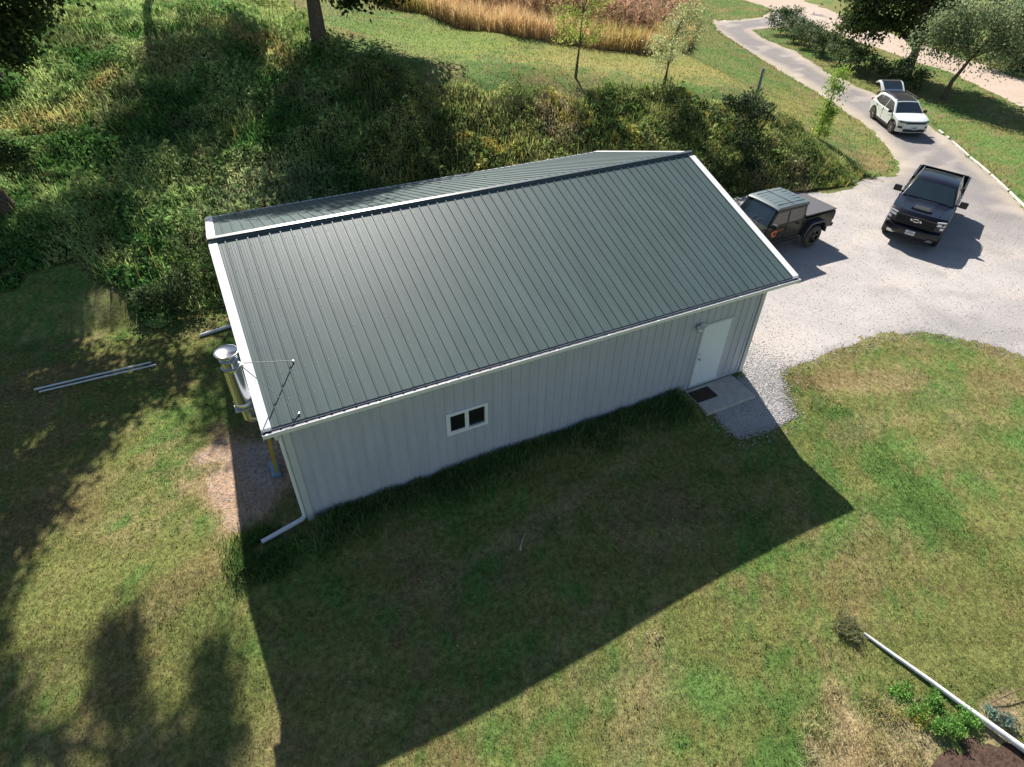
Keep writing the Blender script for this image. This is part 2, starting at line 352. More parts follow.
# ---------------------------------------------------------------- scattered blades and leaves
def blades(name,x,y,z0,ln,wd,col,m,lean=.5,kind='stuff',parent=None,seg=2,drift=None):
    n=len(x);a=RNG.uniform(0,2*np.pi,n);lx=np.cos(a);ly=np.sin(a)
    b=a+RNG.normal(0,.9,n)+np.pi/2;wx=np.cos(b)*wd/2;wy=np.sin(b)*wd/2
    le=np.clip(RNG.normal(lean,.25,n),.02,1.3)
    if drift is not None: lx=lx*.6+drift[0];ly=ly*.6+drift[1]
    p0=np.stack([x,y,z0-.01],1)
    up=np.cos(le)*ln; out=np.sin(le)*ln
    if seg==1:
        tip=p0+np.stack([lx*out,ly*out,up],1)
        W=np.stack([wx,wy,np.zeros(n)],1)
        V=np.stack([p0-W,p0+W,tip],1).reshape(-1,3);F=np.arange(n*3).reshape(n,3);cv=np.repeat(col,3,0)
    else:
        mid=p0+np.stack([lx*out*.35,ly*out*.35,up*.62],1);tip=p0+np.stack([lx*out,ly*out,up],1)
        W=np.stack([wx,wy,np.zeros(n)],1)
        V=np.stack([p0-W,p0+W,mid-W*.8,mid+W*.8,tip],1).reshape(-1,3);i=np.arange(n)[:,None]*5
        F=np.concatenate([i+np.array([[0,1,3]]),i+np.array([[0,3,2]]),i+np.array([[2,3,4]])],0);cv=np.repeat(col,5,0)
    o=npmesh(name,V,F,m,parent,cv)
    if kind: tag(o,kind=kind)
    return o
def leaf_arrays(P,size,col,up=.35):
    n=len(P);d=RNG.normal(size=(n,3));d/=np.linalg.norm(d,axis=1)[:,None]
    e=RNG.normal(size=(n,3));e[:,2]+=up;e-=d*(e*d).sum(1)[:,None];e/=np.linalg.norm(e,axis=1)[:,None]+1e-9
    s=(size*RNG.uniform(.6,1.3,n))[:,None]
    V=np.stack([P-d*s*.55,P-e*s*.28+d*s*.05,P+d*s*.55,P+e*s*.28+d*s*.05],1).reshape(-1,3)
    return V,np.arange(n*4).reshape(n,4),np.repeat(col,4,0)
BLD=lambda x,y,m=0.:(x>-m)&(x<LB+m)&(y>-m)&(y<WB+m)
def bare(x,y):
    d=np.sqrt(((x+1.0)/1.15)**2+((y-1.9)/1.8)**2)+(vnoise(x,y,.5,31)-.5)*.7
    return d<.85
def scatter(n,x0,x1,y0,y1,ok):
    x=RNG.uniform(x0,x1,n);y=RNG.uniform(y0,y1,n);k=ok(x,y);return x[k],y[k]
GARD=[(5.9,-11),(6.6,-8.4),(7.6,-7.6),(9.2,-7.9),(9.9,-8.3),(10.8,-9.5),(12,-11)]
def lawn_ok(x,y):
    return ~BLD(x,y)&~inpoly(x,y,DRIVE)&~wild(x,y)&~inpoly(x,y,STEP)&~inpoly(x,y,bd)&~((bare(x,y))&(RNG.random(len(x))>.12))
def jit(c,a=.25): return np.clip(c*(1+RNG.normal(0,a,(len(c),1)))*(1+RNG.normal(0,.07,c.shape)),.004,.9)
X,Y=scatter(700000,-8.5,14,-11.5,10,lawn_ok)
blades('lawn_grass',X,Y,height(X,Y),RNG.uniform(.035,.075,len(X)),.013,jit(lawn_col(X,Y)*1.2,.42),M_blade,.75,seg=1)
X1_,Y1_=scatter(90000,13,34,-9,5,lambda x,y:lawn_ok(x,y)&~inpoly(x,y,DRIVE))
blades('lawn_grass',X1_,Y1_,height(X1_,Y1_),RNG.uniform(.04,.09,len(X1_)),.02,jit(lawn_col(X1_,Y1_)*1.2,.38),M_blade,.75,seg=1)
X2,Y2=scatter(260000,5,62,-2,62,lambda x,y:lawn_ok(x,y)&~inpoly(x,y,MAIN)&~inpoly(x,y,CORN)&((y>9)|(x>28)))
blades('upper_lawn_grass',X2,Y2,height(X2,Y2),RNG.uniform(.06,.14,len(X2)),.04,jit(lawn_col(X2,Y2)*1.25,.3),M_blade,.8,seg=1)
X,Y=scatter(9000,-8,14,-11,9,lambda x,y:lawn_ok(x,y)&(RNG.random(len(x))<.15+.8*(vnoise(x,y,1.5,105)>.62)))
P=np.stack([X,Y,height(X,Y)+.02],1); P=np.repeat(P,5,0)+RNG.normal(0,.035,(len(P)*5,3))*np.array((1,1,.25))
V,F,Cc=leaf_arrays(P,np.full(len(P),.038),jit(np.tile((.12,.21,.06),(len(P),1)),.3),up=2.)
tag(npmesh('lawn_weeds',V,F,M_leaf,None,Cc),kind='stuff')
X,Y=scatter(5000,-8,20,-11,9,lambda x,y:lawn_ok(x,y)&(RNG.random(len(x))<.15+.85*_ss(-1,-6,x)+.5*(vnoise(x,y,2.,106)>.7)))
V,F,Cc=leaf_arrays(np.stack([X,Y,height(X,Y)+.05],1),np.full(len(X),.05),jit(lerpc((.42,.28,.14),(.55,.45,.28),RNG.random(len(X))),.3),up=2.)
tag(npmesh('fallen_leaves',V,F,M_leaf,None,Cc),kind='stuff')
# rough grass that was missed by the mower along the near wall, round the corner and along the gravel edges
def rough(n,x0,x1,y0,y1,ok,lo,hi,wd,cg,name,lean=.45):
    x,y=scatter(n,x0,x1,y0,y1,ok); c=lerpc(cg[0],cg[1],vnoise(x,y,.4,71)); 
    return blades(name,x,y,height(x,y),RNG.uniform(lo,hi,len(x))*(.55+.8*vnoise(x,y,.35,72)),wd,jit(c,.3),M_blade,lean)
rough(40000,-.9,9.95,-1.15,.0,lambda x,y:(y<-.02)&(RNG.random(len(x))<np.exp(-((-y)/(.25+.65*vnoise(x,y,.8,73)))**2)+.04)&(segd(x,y,[(-.0,-.05),(-.2,-.1),(-1.1,-.3)])>.16)&(x>-.35+.5*vnoise(x,y,.3,74)),.14,.34,.016,((.11,.20,.06),(.20,.28,.10)),'tall_wall_grass')
rough(20000,-1.9,-.02,-1.1,.9,lambda x,y:(RNG.random(len(x))<np.exp(-(np.hypot((x+1.05)*1.1,y+.5)/.5)**2))&(segd(x,y,[(-.0,-.05),(-.2,-.1),(-1.1,-.3)])>.14),.12,.3,.016,((.10,.20,.05),(.19,.27,.10)),'tall_wall_grass')
rough(60000,9.8,32,-4,10.5,lambda x,y:(RNG.random(len(x))<_ss(.32,0,segd(x,y,ISLAND[:-1])+(vnoise(x,y,.3,36)-.5)*.35))&~BLD(x,y,.03)&~inpoly(x,y,STEP),.04,.10,.016,((.16,.19,.06),(.36,.26,.14)),'edge_grass')
rough(30000,27,60,0,60,lambda x,y:lawn_ok(x,y)&(np.minimum(segd(x,y,ROADL),segd(x,y,ROADR))<.45),.1,.25,.04,((.1,.13,.04),(.24,.19,.09)),'edge_grass')
# stones of the gravel beside the step (one layer of loose rock)
def stones(n,x0,x1,y0,y1,ok,lo,hi,c0,c1,name,dz=.015):
    x,y=scatter(n,x0,x1,y0,y1,ok);n=len(x);s=RNG.uniform(lo,hi,n)
    base=np.array([(1,0,0),(-1,0,0),(0,1,0),(0,-1,0),(0,0,1),(0,0,-.6)],float)
    V=base[None]*s[:,None,None]*RNG.uniform(.6,1.2,(n,6,1)); a=RNG.uniform(0,6.28,n);c,sn=np.cos(a),np.sin(a)
    Vx=V[:,:,0]*c[:,None]-V[:,:,1]*sn[:,None];Vy=V[:,:,0]*sn[:,None]+V[:,:,1]*c[:,None]
    P=np.stack([Vx+x[:,None],Vy+y[:,None],V[:,:,2]*.6+(height(x,y)+dz)[:,None]],2).reshape(-1,3)
    t=np.array([(0,2,4),(2,1,4),(1,3,4),(3,0,4),(2,0,5),(1,2,5),(3,1,5),(0,3,5)]);F=(np.arange(n)[:,None,None]*6+t[None]).reshape(-1,3)
    tag(npmesh(name,P,F,M_stone,None,np.repeat(jit(lerpc(c0,c1,RNG.random(n)),.15),6,0)),kind='stuff')
STEPm=lambda x,y:inpoly(x,y,STEP)|BLD(x,y,.05)
stones(26000,10.2,15,-2.2,2.5,lambda x,y:inpoly(x,y,DRIVE)&~inpoly(x,y,STEP)&~BLD(x,y,.05)&(RNG.random(len(x))<_ss(14.5,12.3,x+np.clip(y,0,9)*.5)+.05),.01,.026,(.34,.33,.33),(.6,.57,.53),'crushed_stone')
stones(16000,10.1,32,-3.6,0,lambda x,y:~STEPm(x,y)&(segd(x,y,ISLAND[:-1])<.28+.25*(vnoise(x,y,.3,37)-.5))&(RNG.random(len(x))<.8),.01,.028,(.36,.34,.33),(.62,.58,.53),'crushed_stone',.006)
stones(5000,-2.1,-.05,.2,3.8,lambda x,y:bare(x,y),.008,.022,(.3,.27,.25),(.55,.5,.45),'crushed_stone',.0)
stones(16000,13,32,-3.5,9.6,lambda x,y:inpoly(x,y,DRIVE),.01,.024,(.36,.34,.32),(.62,.56,.5),'crushed_stone')

# overgrown bank and hillside
def canopy(x,y):
    ed=.3+.7*_ss(.2,2.2,_sd(x,y)-2.6*_ss(-2.2,-4.6,x))
    n=vnoise(x,y,1.6,81)*.5+vnoise(x,y,.65,82)*.35+vnoise(x,y,.28,83)*.15
    return (.08+(.5+.0*x)*_ss(.3,.8,n)*(.75+.25*_ss(2,8,x)))*ed
def weed_col(x,y):
    n=vnoise(x,y,1.5,91)*.6+vnoise(x,y,.5,92)*.4; m=vnoise(x,y,2.4,93)*.7+vnoise(x,y,.6,94)*.3
    left=_ss(9,2,x)
    c=lerpc((.16,.215,.065),(.40,.42,.15),_ss(.3,.7,n))
    c2=lerpc((.12,.25,.065),(.42,.53,.20),_ss(.3,.72,n))
    c=c*(1-left[:,None])+c2*left[:,None]
    k=(_ss(.62,.78,m)*(.75-.4*left))[:,None]; c=c*(1-k)+np.array((.40,.31,.19))*k
    k=(_ss(.66,.76,vnoise(x,y,.45,101)*.6+vnoise(x,y,1.9,102)*.4)*_ss(6,10,x)*.8)[:,None]; c=c*(1-k)+np.array((.52,.46,.12))*k   # goldenrod
    k=(_ss(2.4,.8,np.hypot((x-1.2)/1.2,(y-13.0)/1.3)+(m-.5)*1.5)*.6)[:,None]; c=c*(1-k)+np.array((.52,.52,.30))*k
    # golden grass: along the hillside at the left and below the big tree
    gd=np.minimum(segd(x,y,[(-5.6,19.0),(-4.2,18.6),(-2.9,20.2),(-2.3,21.2)]),segd(x,y,[(2.0,23.5),(3.2,21.5),(4.2,19.6)]))+(m-.5)*1.4
    k=_ss(1.0,.2,gd)[:,None]*.7*(.4+.6*_ss(.35,.6,vnoise(x,y,.35,99)))[:,None]; c=c*(1-k)+np.array((.60,.47,.2))*k
    return c
wx_,wy_=scatter(520000,-12,29.5,9.0,36,wild)
keep=RNG.random(len(wx_))<np.where(wy_>24,.6,1.); wx_=wx_[keep];wy_=wy_[keep]
ch=canopy(wx_,wy_)
hh=ch*RNG.uniform(.25,1.05,len(wx_))**.6
P=np.stack([wx_,wy_,height(wx_,wy_)+hh],1)
V,F,Cc=leaf_arrays(P,np.full(len(P),.105),jit(weed_col(wx_,wy_)*(1.05),.3),up=.9)
tag(npmesh('bank_weeds',V,F,M_leaf,None,Cc),kind='stuff')
X,Y=scatter(60000,-12,29.5,9.0,34,lambda x,y:wild(x,y)&(vnoise(x,y,1.9,103)*.6+vnoise(x,y,.7,104)*.4>.56))
V,F,Cc=leaf_arrays(np.stack([X,Y,height(X,Y)+(canopy(X,Y)+.12)*RNG.uniform(.4,1.1,len(X))],1),np.full(len(X),.2),jit(weed_col(X,Y)*np.array((.62,.78,.7)),.3),up=1.4)
tag(npmesh('broad_leaved_weeds',V,F,M_leaf,None,Cc),kind='stuff')
X,Y=scatter(200000,-12,29.8,9.0,36,wild)
blades('bank_grass',X,Y,height(X,Y)+canopy(X,Y)*.3,RNG.uniform(.2,.48,len(X))*(.5+.7*vnoise(X,Y,.7,95)),.026,jit(weed_col(X,Y)*1.15,.3),M_blade,.6,drift=(-.25,-.55))
X,Y=scatter(5000,-12,29.8,9.4,30,lambda x,y:wild(x,y)&(vnoise(x,y,1.1,96)>.55))
blades('tall_weed_stalks',X,Y,height(X,Y),RNG.uniform(.6,1.2,len(X)),.03,jit(lerpc((.2,.17,.05),(.13,.17,.05),RNG.random(len(X))),.3),M_blade,.2)

# corn field: straw-coloured grass fringe in front, dry brown corn behind
fr=[(12.3,34.5),(14.6,29.2),(17.5,24.8),(21.5,22.9),(24.35,22.0),(27.6,24.3),(33.93,30.0),(41.36,38.6)]
X,Y=scatter(170000,11,44,21,46,lambda x,y:inpoly(x,y,CORN)&(segd(x,y,fr)<np.where(x<24,3.4,1.3)))
blades('straw_grass',X,Y,height(X,Y),RNG.uniform(.8,1.5,len(X))*(.8+.35*vnoise(X,Y,1.,97)),.04,jit(lerpc((.72,.50,.26),(.55,.44,.16),_ss(.5,.8,vnoise(X,Y,2.,98))),.25),M_blade,.25)
X,Y=scatter(15000,12,62,24,72,lambda x,y:inpoly(x,y,CORN)&(segd(x,y,fr)>np.where(x<24,2.6,1.0)))
row=np.round((X*.8-Y*.6)/.76)*.76; t_=X*.6+Y*.8; X=row*.8+t_*.6;Y=-row*.6+t_*.8
k=inpoly(X,Y,CORN);X=X[k];Y=Y[k]
H=RNG.uniform(1.8,2.3,len(X)); Z=height(X,Y)
k=16; rep=lambda a:np.repeat(a,k)
LX=rep(X)+RNG.normal(0,.03,len(X)*k);LY=rep(Y)+RNG.normal(0,.03,len(X)*k);LZ=rep(Z)+rep(H)*RNG.uniform(.25,.95,len(X)*k)
cornc=jit(lerpc((.62,.42,.26),(.34,.21,.12),RNG.random(len(LX))),.3)
blades('corn_leaves',LX,LY,LZ,RNG.uniform(.35,.7,len(LX)),.075,cornc,M_blade,1.0)
blades('corn_stalks',X,Y,Z,H+.15,.05,jit(np.tile((.36,.26,.14),(len(X),1)),.2),M_blade,.06)
# ---------------------------------------------------------------- trees and shrubs
SUN=np.array((.24,1.09,1.0))         # towards the sun, per metre of height
def tree(name,base,trunk_pts,trunk_r,blobs,label,cat,leaf=.14,dens=60,col=((.04,.07,.02),(.09,.13,.035)),group=None,twig=.5,clump=.35,bark=None,crown='crown',hang=0.,limbs=True):
    """blobs: (centre, (rx,ry,rz)) in world space; limbs run from the trunk to every blob"""
    bx,by=base; bz=hz(bx,by)-.1
    root=empty(name,(bx,by,bz)); tag(root,label,cat,group)
    t=MB(); tp=[Vector((bx,by,bz))]+[Vector(p) for p in trunk_pts]; rs=[trunk_r*(1.25 if i==0 else 1-.75*i/(len(tp)-1)) for i in range(len(tp))]
    loc=lambda p:Vector(p)-Vector((bx,by,bz))
    t.tube([loc(p) for p in tp],rs,10)
    rr=random.Random(hash(label)%1000 if False else len(label)*7+int(abs(bx)*10))
    Ps=[];
    for c,r in blobs:
        r=r if hasattr(r,'__len__') else (r,r,r); c=Vector(c)
        j=max(1,int(len(tp)*.5)); s=min(tp[1:],key=lambda p:(p-c).length+ (2 if p.z>c.z else 0))
        mid=(s+c)/2+Vector((rr.uniform(-.2,.2),rr.uniform(-.2,.2),.12*(c-s).length))
        br=max(.012,trunk_r*.32)
        if limbs: t.tube([loc(s),loc(mid),loc(c)],[br,br*.7,br*.3],6)
        V_=4/3*math.pi*r[0]*r[1]*r[2]; nc=max(6,int(V_**.8*2.2/ max(.05,clump**1.3)*.36))
        for _ in range(nc):
            while 1:
                u=Vector((rr.uniform(-1,1),rr.uniform(-1,1),rr.uniform(-1,1)))
                if u.length<1: break
            u=u*(.55+.45*u.length) if u.length>0 else u
            cc_=c+Vector((u.x*r[0],u.y*r[1],u.z*r[2]))
            if limbs and rr.random()<twig: t.tube([loc(mid.lerp(c,rr.random())),loc(cc_)],[br*.22,br*.06],4,cap=False)
            n=int(dens*2.0*rr.uniform(.5,1.3)); q=RNG.normal(0,1,(n,3))*np.array((clump,clump,clump*(.6+hang)))*rr.uniform(.6,1.2)
            q[:,2]-=hang*np.abs(q[:,2])
            Ps.append(q+np.array(cc_))
    t.build('trunk',bark or M_bark,root,smooth=True)
    P=np.concatenate(Ps); n=len(P)
    shade=vnoise(P[:,0]+P[:,2],P[:,1]-P[:,2],.9,17)
    V,F,Cc=leaf_arrays(P-np.array((bx,by,bz)),np.full(n,leaf),jit(lerpc(col[0],col[1],shade),.25),up=.4)
    npmesh(crown,V,F,M_leaf,root,Cc)
    return root
def S(x,y,k,dx=0): z=hz(x,y); return (x+.24*k,y+1.09*k,z+k)
SH=[(0.4,20.8,10,1.5),(-.8,18.2,12,1.4),(-2.0,15.8,14,1.1),(-3.6,13.3,15,.9),(-4.8,11.6,16,1.1),(-.6,16.6,13.5,1.0),(1.3,18.4,12,1.4),(2.4,20.6,10.5,1.4)]
# the big tree on top of the bank: its crown leaves the top of the photograph and its shadow covers the hillside
b=[((6.0,21.4,9.6),2.3),((7.9,21.2,7.35),(1.5,1.2,1.1)),((10.2,21.4,7.3),(1.5,1.2,1.1)),((9.1,21.0,6.9),(1.0,.8,.6)),((7.4,21.0,6.7),(.6,.5,.4)),((9.0,21.3,9.2),1.8),((6.4,22.0,7.9),(1.0,1.0,.8)),((8.2,24.0,9.3),2.3),((5.0,22.8,10.3),1.6),((5.2,19.0,11.0),2.2),((8.0,19.2,11.2),2.0),
   ((6.2,21.4,13.0),2.8),((3.6,20.6,13.4),2.2),((5.4,19.6,14.2),2.0),((5.0,21.6,15.3),1.7)]
tree('tree',(5.85,20.6),[(5.87,20.65,7.0),(5.9,20.7,9.5),(5.8,20.7,12.5),(5.6,20.8,16)],.3,b,'large dark tree with a straight bare trunk on top of the bank','tree',leaf=.22,dens=75,clump=.5,col=((.025,.045,.014),(.05,.08,.024)))
# drooping dark skirt of the same crown seen at the top edge is part of its blobs
b=[(S(-4.7,6.3,9),1.5),(S(-3.3,7.4,9.5),.9),(S(-5.3,7.8,9),1.2),(S(-5.9,4.9,10),1.4),(S(-5.3,3.4,10.5),1.1),(S(-6.6,2.0,11),1.4),(S(-2.5,6.6,9),.5),(S(-4.4,4.9,10),.9),(S(-5.4,10.0,8),.9),
   ((-7.4,15.2,9.0),1.8)]
tree('tree',(-6.05,14.9),[(-6.75,14.9,4.6),(-7.2,15.0,8.0),(-6.4,15.2,11)],.26,b,'dark leaning tree at the left edge of the photo beside the mown lawn','tree',leaf=.2,dens=95,clump=.45,col=((.03,.055,.018),(.06,.09,.03)))
b=[((-4.7,17.6,6.9),(1.1,1.0,.8)),((-3.8,17.6,7.2),(.7,.7,.55)),((-4.7,17.5,6.1),(.5,.5,.45)),((-5.4,18.0,6.2),(.8,.8,.9)),((-5.6,18.2,7.6),(1.4,1.2,1.1)),((-6.4,18.6,8.6),1.8),((-4.4,19.6,8.8),1.4),((-3.2,20.2,8.9),(1.1,1.0,.8)),((-6.0,19,10.8),2.0),((-4.3,18.5,11.2),1.6)]
tree('tree',(-6.1,21.2),[(-6.1,21.0,7.6),(-5.5,20.2,10.5),(-3.8,18.4,14),(-1.8,16.5,15.5)],.3,b,'dark tree with hanging branches in the top left corner of the photo','tree',leaf=.2,dens=60,clump=.42,col=((.06,.10,.035),(.13,.18,.06)))
b=[(S(-6.5,.2,15),1.0),(S(-6.2,-1.8,16),(.9,1.1,.8)),(S(-3.85,-1.2,16),(.15,.6,.3)),(S(-3.85,-2.3,16.5),(.3,.6,.3)),(S(-3.8,-3.4,17),(.5,.6,.4)),(S(-3.2,-4.0,17),(.7,.5,.4)),(S(-4.8,-4.0,17),(.5,.5,.4)),(S(-2.35,-2.5,16),(.12,.4,.3)),(S(-2.4,-3.4,16.5),(.25,.5,.3)),(S(-6.2,-4.2,17),(.6,.8,.6)),(S(-6.0,-3.0,17),(.5,.8,.6))]
tree('tree',(-9.6,17.2),[(-9.4,17.2,7),(-8.2,16.8,11),(-5.5,15.8,14),(-1.5,14.5,15)],.3,b,'tall tree left of the hillside whose shadow fingers reach the bottom left lawn','tree',leaf=.17,dens=55,clump=.26,col=((.03,.055,.018),(.06,.09,.03)))
b=[(S(x,y,k),rr_) for x,y,k,rr_ in SH]
tree('tree',(.8,33.5),[(.8,33.4,8.5),(1.0,32,11.5),(1.6,30.5,15)],.35,b,'tall tree above the top edge of the photo that shades the middle of the hillside','tree',leaf=.24,dens=60,clump=.5,col=((.03,.055,.018),(.06,.09,.03)))
b=[((-5.2,13.6,4.0),(.55,.5,.3)),((-6.1,13.8,4.2),(.8,.6,.4))]
tree('shrub',(-6.9,14.2),[(-6.6,14.1,3.4)],.06,b,'dark green shrub on the hillside at the left edge behind the leaning trunk','shrub',leaf=.12,dens=60,clump=.25,crown='foliage')
# two young trees on the lawn edge
def young(x,y,h,label,spread,col,lean):
    z=hz(x,y); bl=[]
    rr=random.Random(int(x*10))
    for i in range(15):
        t=.34+.66*i/14; w=spread*(1.15-abs(t-.66)*1.1); a=rr.uniform(0,6.28)
        bl.append(((x+lean[0]*t*h+math.cos(a)*w,y+lean[1]*t*h+math.sin(a)*w,z+h*t),(.5,.5,.55)))
    tree('young_tree',(x,y),[(x+lean[0]*.3*h,y,z+.3*h),(x+lean[0]*.6*h,y+lean[1]*.6*h,z+h*.6)],.06,bl,label,'tree',leaf=.09,dens=30,clump=.24,col=col,group='young trees at the edge of the upper lawn',twig=1.)
young(16.45,17.0,4.3,'taller young tree with yellow-green leaves in front of the straw coloured grass',.8,((.26,.36,.07),(.50,.56,.14)),(.06,.02))
young(20.4,15.5,3.3,'shorter vase-shaped young tree with pale sparse leaves in front of the corn corner',.75,((.36,.40,.17),(.62,.64,.32)),(.07,.0))
# sapling beside the driveway
z=hz(30.0,13.9)
tree('sapling',(29.6,13.5),[(29.7,13.6,z+.9),(29.9,13.7,z+1.9),(30.0,13.8,z+2.9)],.05,[((29.6,13.5,z+.5),(.4,.4,.45)),((29.7,13.55,z+1.1),(.38,.38,.45)),((29.9,13.6,z+1.6),(.4,.4,.35)),((29.9,13.7,z+2.4),(.5,.5,.3)),((30.1,13.8,z+3.0),(.35,.35,.3))],
     'bright green sapling standing alone between the bank and the driveway','tree',leaf=.12,dens=44,clump=.22,col=((.20,.33,.05),(.42,.54,.11)),twig=1.,crown='crown')
# shrub by the post on the bank
def pl(x,y,h): return (x,y,hz(x,y)+h)
tree('shrub',(22.2,11.6),[pl(22.2,11.6,.6),pl(22.3,11.8,1.3)],.05,[(pl(22.0,11.2,.8),(1.1,.9,.7)),(pl(22.8,12.0,.9),(.9,.8,.7)),(pl(22.3,12.0,1.8),(.9,.8,.6)),(pl(21.6,12.4,1.5),(.7,.6,.5)),(pl(23.3,11.9,1.3),(.5,.5,.4)),(pl(22.0,11.6,2.3),(.35,.35,.3)),(pl(21.8,10.6,.5),(.7,.5,.4))],
     'dark bushy shrub on the bank around the grey post','shrub',leaf=.15,dens=30,clump=.26,col=((.03,.06,.025),(.10,.14,.06)),twig=1.,crown='foliage')
tree('shrub',(-2.1,9.9),[pl(-2.1,9.9,.6)],.05,[(pl(-2.2,9.7,.5),(.7,.5,.45)),(pl(-1.6,10.1,.7),(.6,.5,.45)),(pl(-2.7,10.1,.5),(.5,.5,.35))],'round pale green bush at the foot of the hillside above the mown lawn','shrub',leaf=.1,dens=60,clump=.2,col=((.06,.11,.04),(.17,.22,.1)),crown='foliage')
tree('shrub',(-.9,10.6),[pl(-.9,10.6,.7)],.05,[(pl(-.9,10.3,.6),(.8,.6,.5)),(pl(-.1,10.9,.8),(.7,.6,.5)),(pl(-1.4,11.3,.8),(.7,.6,.5)),(pl(-.5,11.8,1.0),(.9,.7,.5))],'broad leafy bush on the hillside just left of the roof corner','shrub',leaf=.11,dens=60,clump=.22,col=((.06,.12,.03),(.15,.22,.07)),crown='foliage')
# right: big dark tree, pale willow, shrub row along the driveway
x,y=48.6,22.7; z=hz(x,y)
tree('tree',(x,y),[(x+.2,y,z+1.8),(x+.3,y+.5,z+4),(x,y,z+7.5)],.36,[((x-.6,y+3.6,z+3.1),(1.9,1.9,1.2)),((x+.4,y+1.4,z+3.5),(1.8,1.5,1.1)),((x-.2,y+5.6,z+3.3),(1.6,1.6,1.3)),((x,y-.9,z+3.6),(1.5,1.2,1.1)),((x-.5,y+4.6,z+5.0),(2.2,2.2,1.6)),((x+.3,y+1.2,z+5.4),(2.4,2.2,1.7)),((x+.6,y-1.4,z+5.4),(1.7,1.6,1.5)),((x,y+2.2,z+7.4),2.4),((x,y+5,z+7),2.0),((x,y-.4,z+7.6),2.0)],
     'tall dark tree behind the white car at the top of the photo','tree',leaf=.26,dens=55,clump=.5,col=((.05,.08,.025),(.11,.16,.05)))
x,y=46.3,17.8; z=hz(x,y)
tree('willow_tree',(x,y),[(x+.1,y,z+1.1),(x+.2,y-.5,z+2.6),(x+.4,y-1.2,z+4.2)],.17,[((x-.2,y+2.3,z+3.2),(1.1,1.1,1.1)),((x,y+1.2,z+3.9),(1.3,1.2,1.1)),((x,y-.2,z+3.3),(1.2,1.1,.9)),((x+.2,y-1.6,z+3.5),(1.3,1.2,1.1)),((x+.2,y-3.0,z+3.7),(1.3,1.3,1.2)),((x,y+2.2,z+4.9),(1.3,1.3,1.1)),((x+.3,y+.4,z+5.2),(1.5,1.4,1.2)),((x+.3,y-1.7,z+5.2),(1.5,1.4,1.2)),((x,y-3.6,z+5.3),(1.4,1.4,1.2))],
     'pale feathery willow-like tree in the top right corner of the photo','tree',leaf=.16,dens=70,clump=.4,col=((.17,.23,.11),(.36,.43,.23)),twig=1.,hang=.5)
x,y=59.5,21.5; z=hz(x,y)
tree('tree',(x,y),[(x,y,z+1.5),(x,y,z+3.)],.2,[((x,y,z+1.6),(1.9,1.9,1.2)),((x+1.5,y-1.2,z+2.4),(1.9,1.8,1.4)),((x-1,y+1.2,z+3.2),(1.9,1.8,1.4)),((x+1.3,y,z+4.4),(2,1.8,1.4)),((x+.6,y-2.4,z+1.2),(1.3,1.3,.9))],
     'dark round tree beyond the gravel road at the right edge of the photo','tree',leaf=.25,dens=80,clump=.5,col=((.03,.055,.02),(.06,.09,.035)))
rowp=[((51.3,38.0),2.3,1.35,'dark shrub at the far end of the driveway row'),((49.9,35.0),2.0,1.2,'second shrub from the far end of the driveway row'),((49.2,32.6),1.9,1.15,'third shrub from the far end of the driveway row'),((48.3,30.2),2.1,1.2,'bushy shrub in the middle of the driveway row'),
      ((47.3,27.6),1.9,1.15,'pale leafy shrub in the driveway row left of the open hatch'),((46.5,25.2),1.9,1.2,'shrub directly behind the open hatch of the white car'),((46.2,22.6),1.6,1.0,'shrub between the white car and the dark tree trunk'),((45.9,20.3),1.4,.9,'low end shrub of the driveway row nearest the willow')]
for (x,y),h,w,lb in rowp:
    z=hz(x,y); tree('shrub',(x,y),[(x,y,z+h*.5)],.06,[((x,y,z+h*.5),(w*.95,w*.95,h*.45)),((x+.3,y-.5,z+h*.75),(w*.6,w*.6,h*.3)),((x-.4,y+.6,z+h*.7),(w*.6,w*.6,h*.3))],lb,'shrub',leaf=.16,dens=45,clump=.3,col=((.045,.08,.035),(.13,.18,.08)),group='shrubs along the far side of the driveway',crown='foliage',twig=.8)
# plants at the bottom right corner
z=hz(9.6,-8.55)
tree('leafy_plant',(9.35,-8.35),[(9.35,-8.35,hz(9.35,-8.35)+.2)],.02,[((9.15,-8.1,z+.06),(.28,.2,.06)),((9.25,-8.5,z+.06),(.22,.25,.06)),((9.55,-8.95,z+.06),(.32,.2,.06)),((9.9,-9.0,z+.05),(.22,.16,.06)),((9.6,-8.45,z+.06),(.24,.14,.06)),((9.3,-8.85,z+.1),(.15,.12,.08))],'bright green leafy plant patch below the white rail','plant',limbs=False,leaf=.042,dens=75,clump=.075,col=((.11,.26,.05),(.24,.46,.11)),crown='foliage')
z=hz(8.8,-8.2)
tree('leafy_plant',(8.85,-8.4),[(8.85,-8.4,z+.15)],.015,[((8.75,-8.35,z+.12),(.22,.12,.08)),((9.05,-8.6,z+.12),(.22,.14,.08))],'small yellow-green plant between the dry grass and the green patch','plant',limbs=False,leaf=.045,dens=14,clump=.08,col=((.25,.26,.04),(.42,.40,.08)),crown='foliage')
z=hz(10.55,-9.15)
tree('leafy_plant',(10.5,-9.2),[(10.5,-9.2,z+.15)],.012,[((10.45,-9.1,z+.1),(.1,.08,.05)),((10.58,-9.3,z+.08),(.08,.08,.05))],'small blue-green plant above the white rail near the corner','plant',leaf=.05,dens=24,clump=.06,col=((.16,.26,.20),(.30,.42,.34)),crown='foliage')
X,Y=scatter(60000,5.6,11.4,-11,-6.4,lambda x,y:(inpoly(x,y,[(5.4,-11),(6.4,-8.6),(7.2,-7.5),(8.2,-7.4),(8.9,-8.0),(8.7,-9.2),(8.6,-11)]))&(RNG.random(len(x))<-.1+1.0*vnoise(x,y,.5,33)))
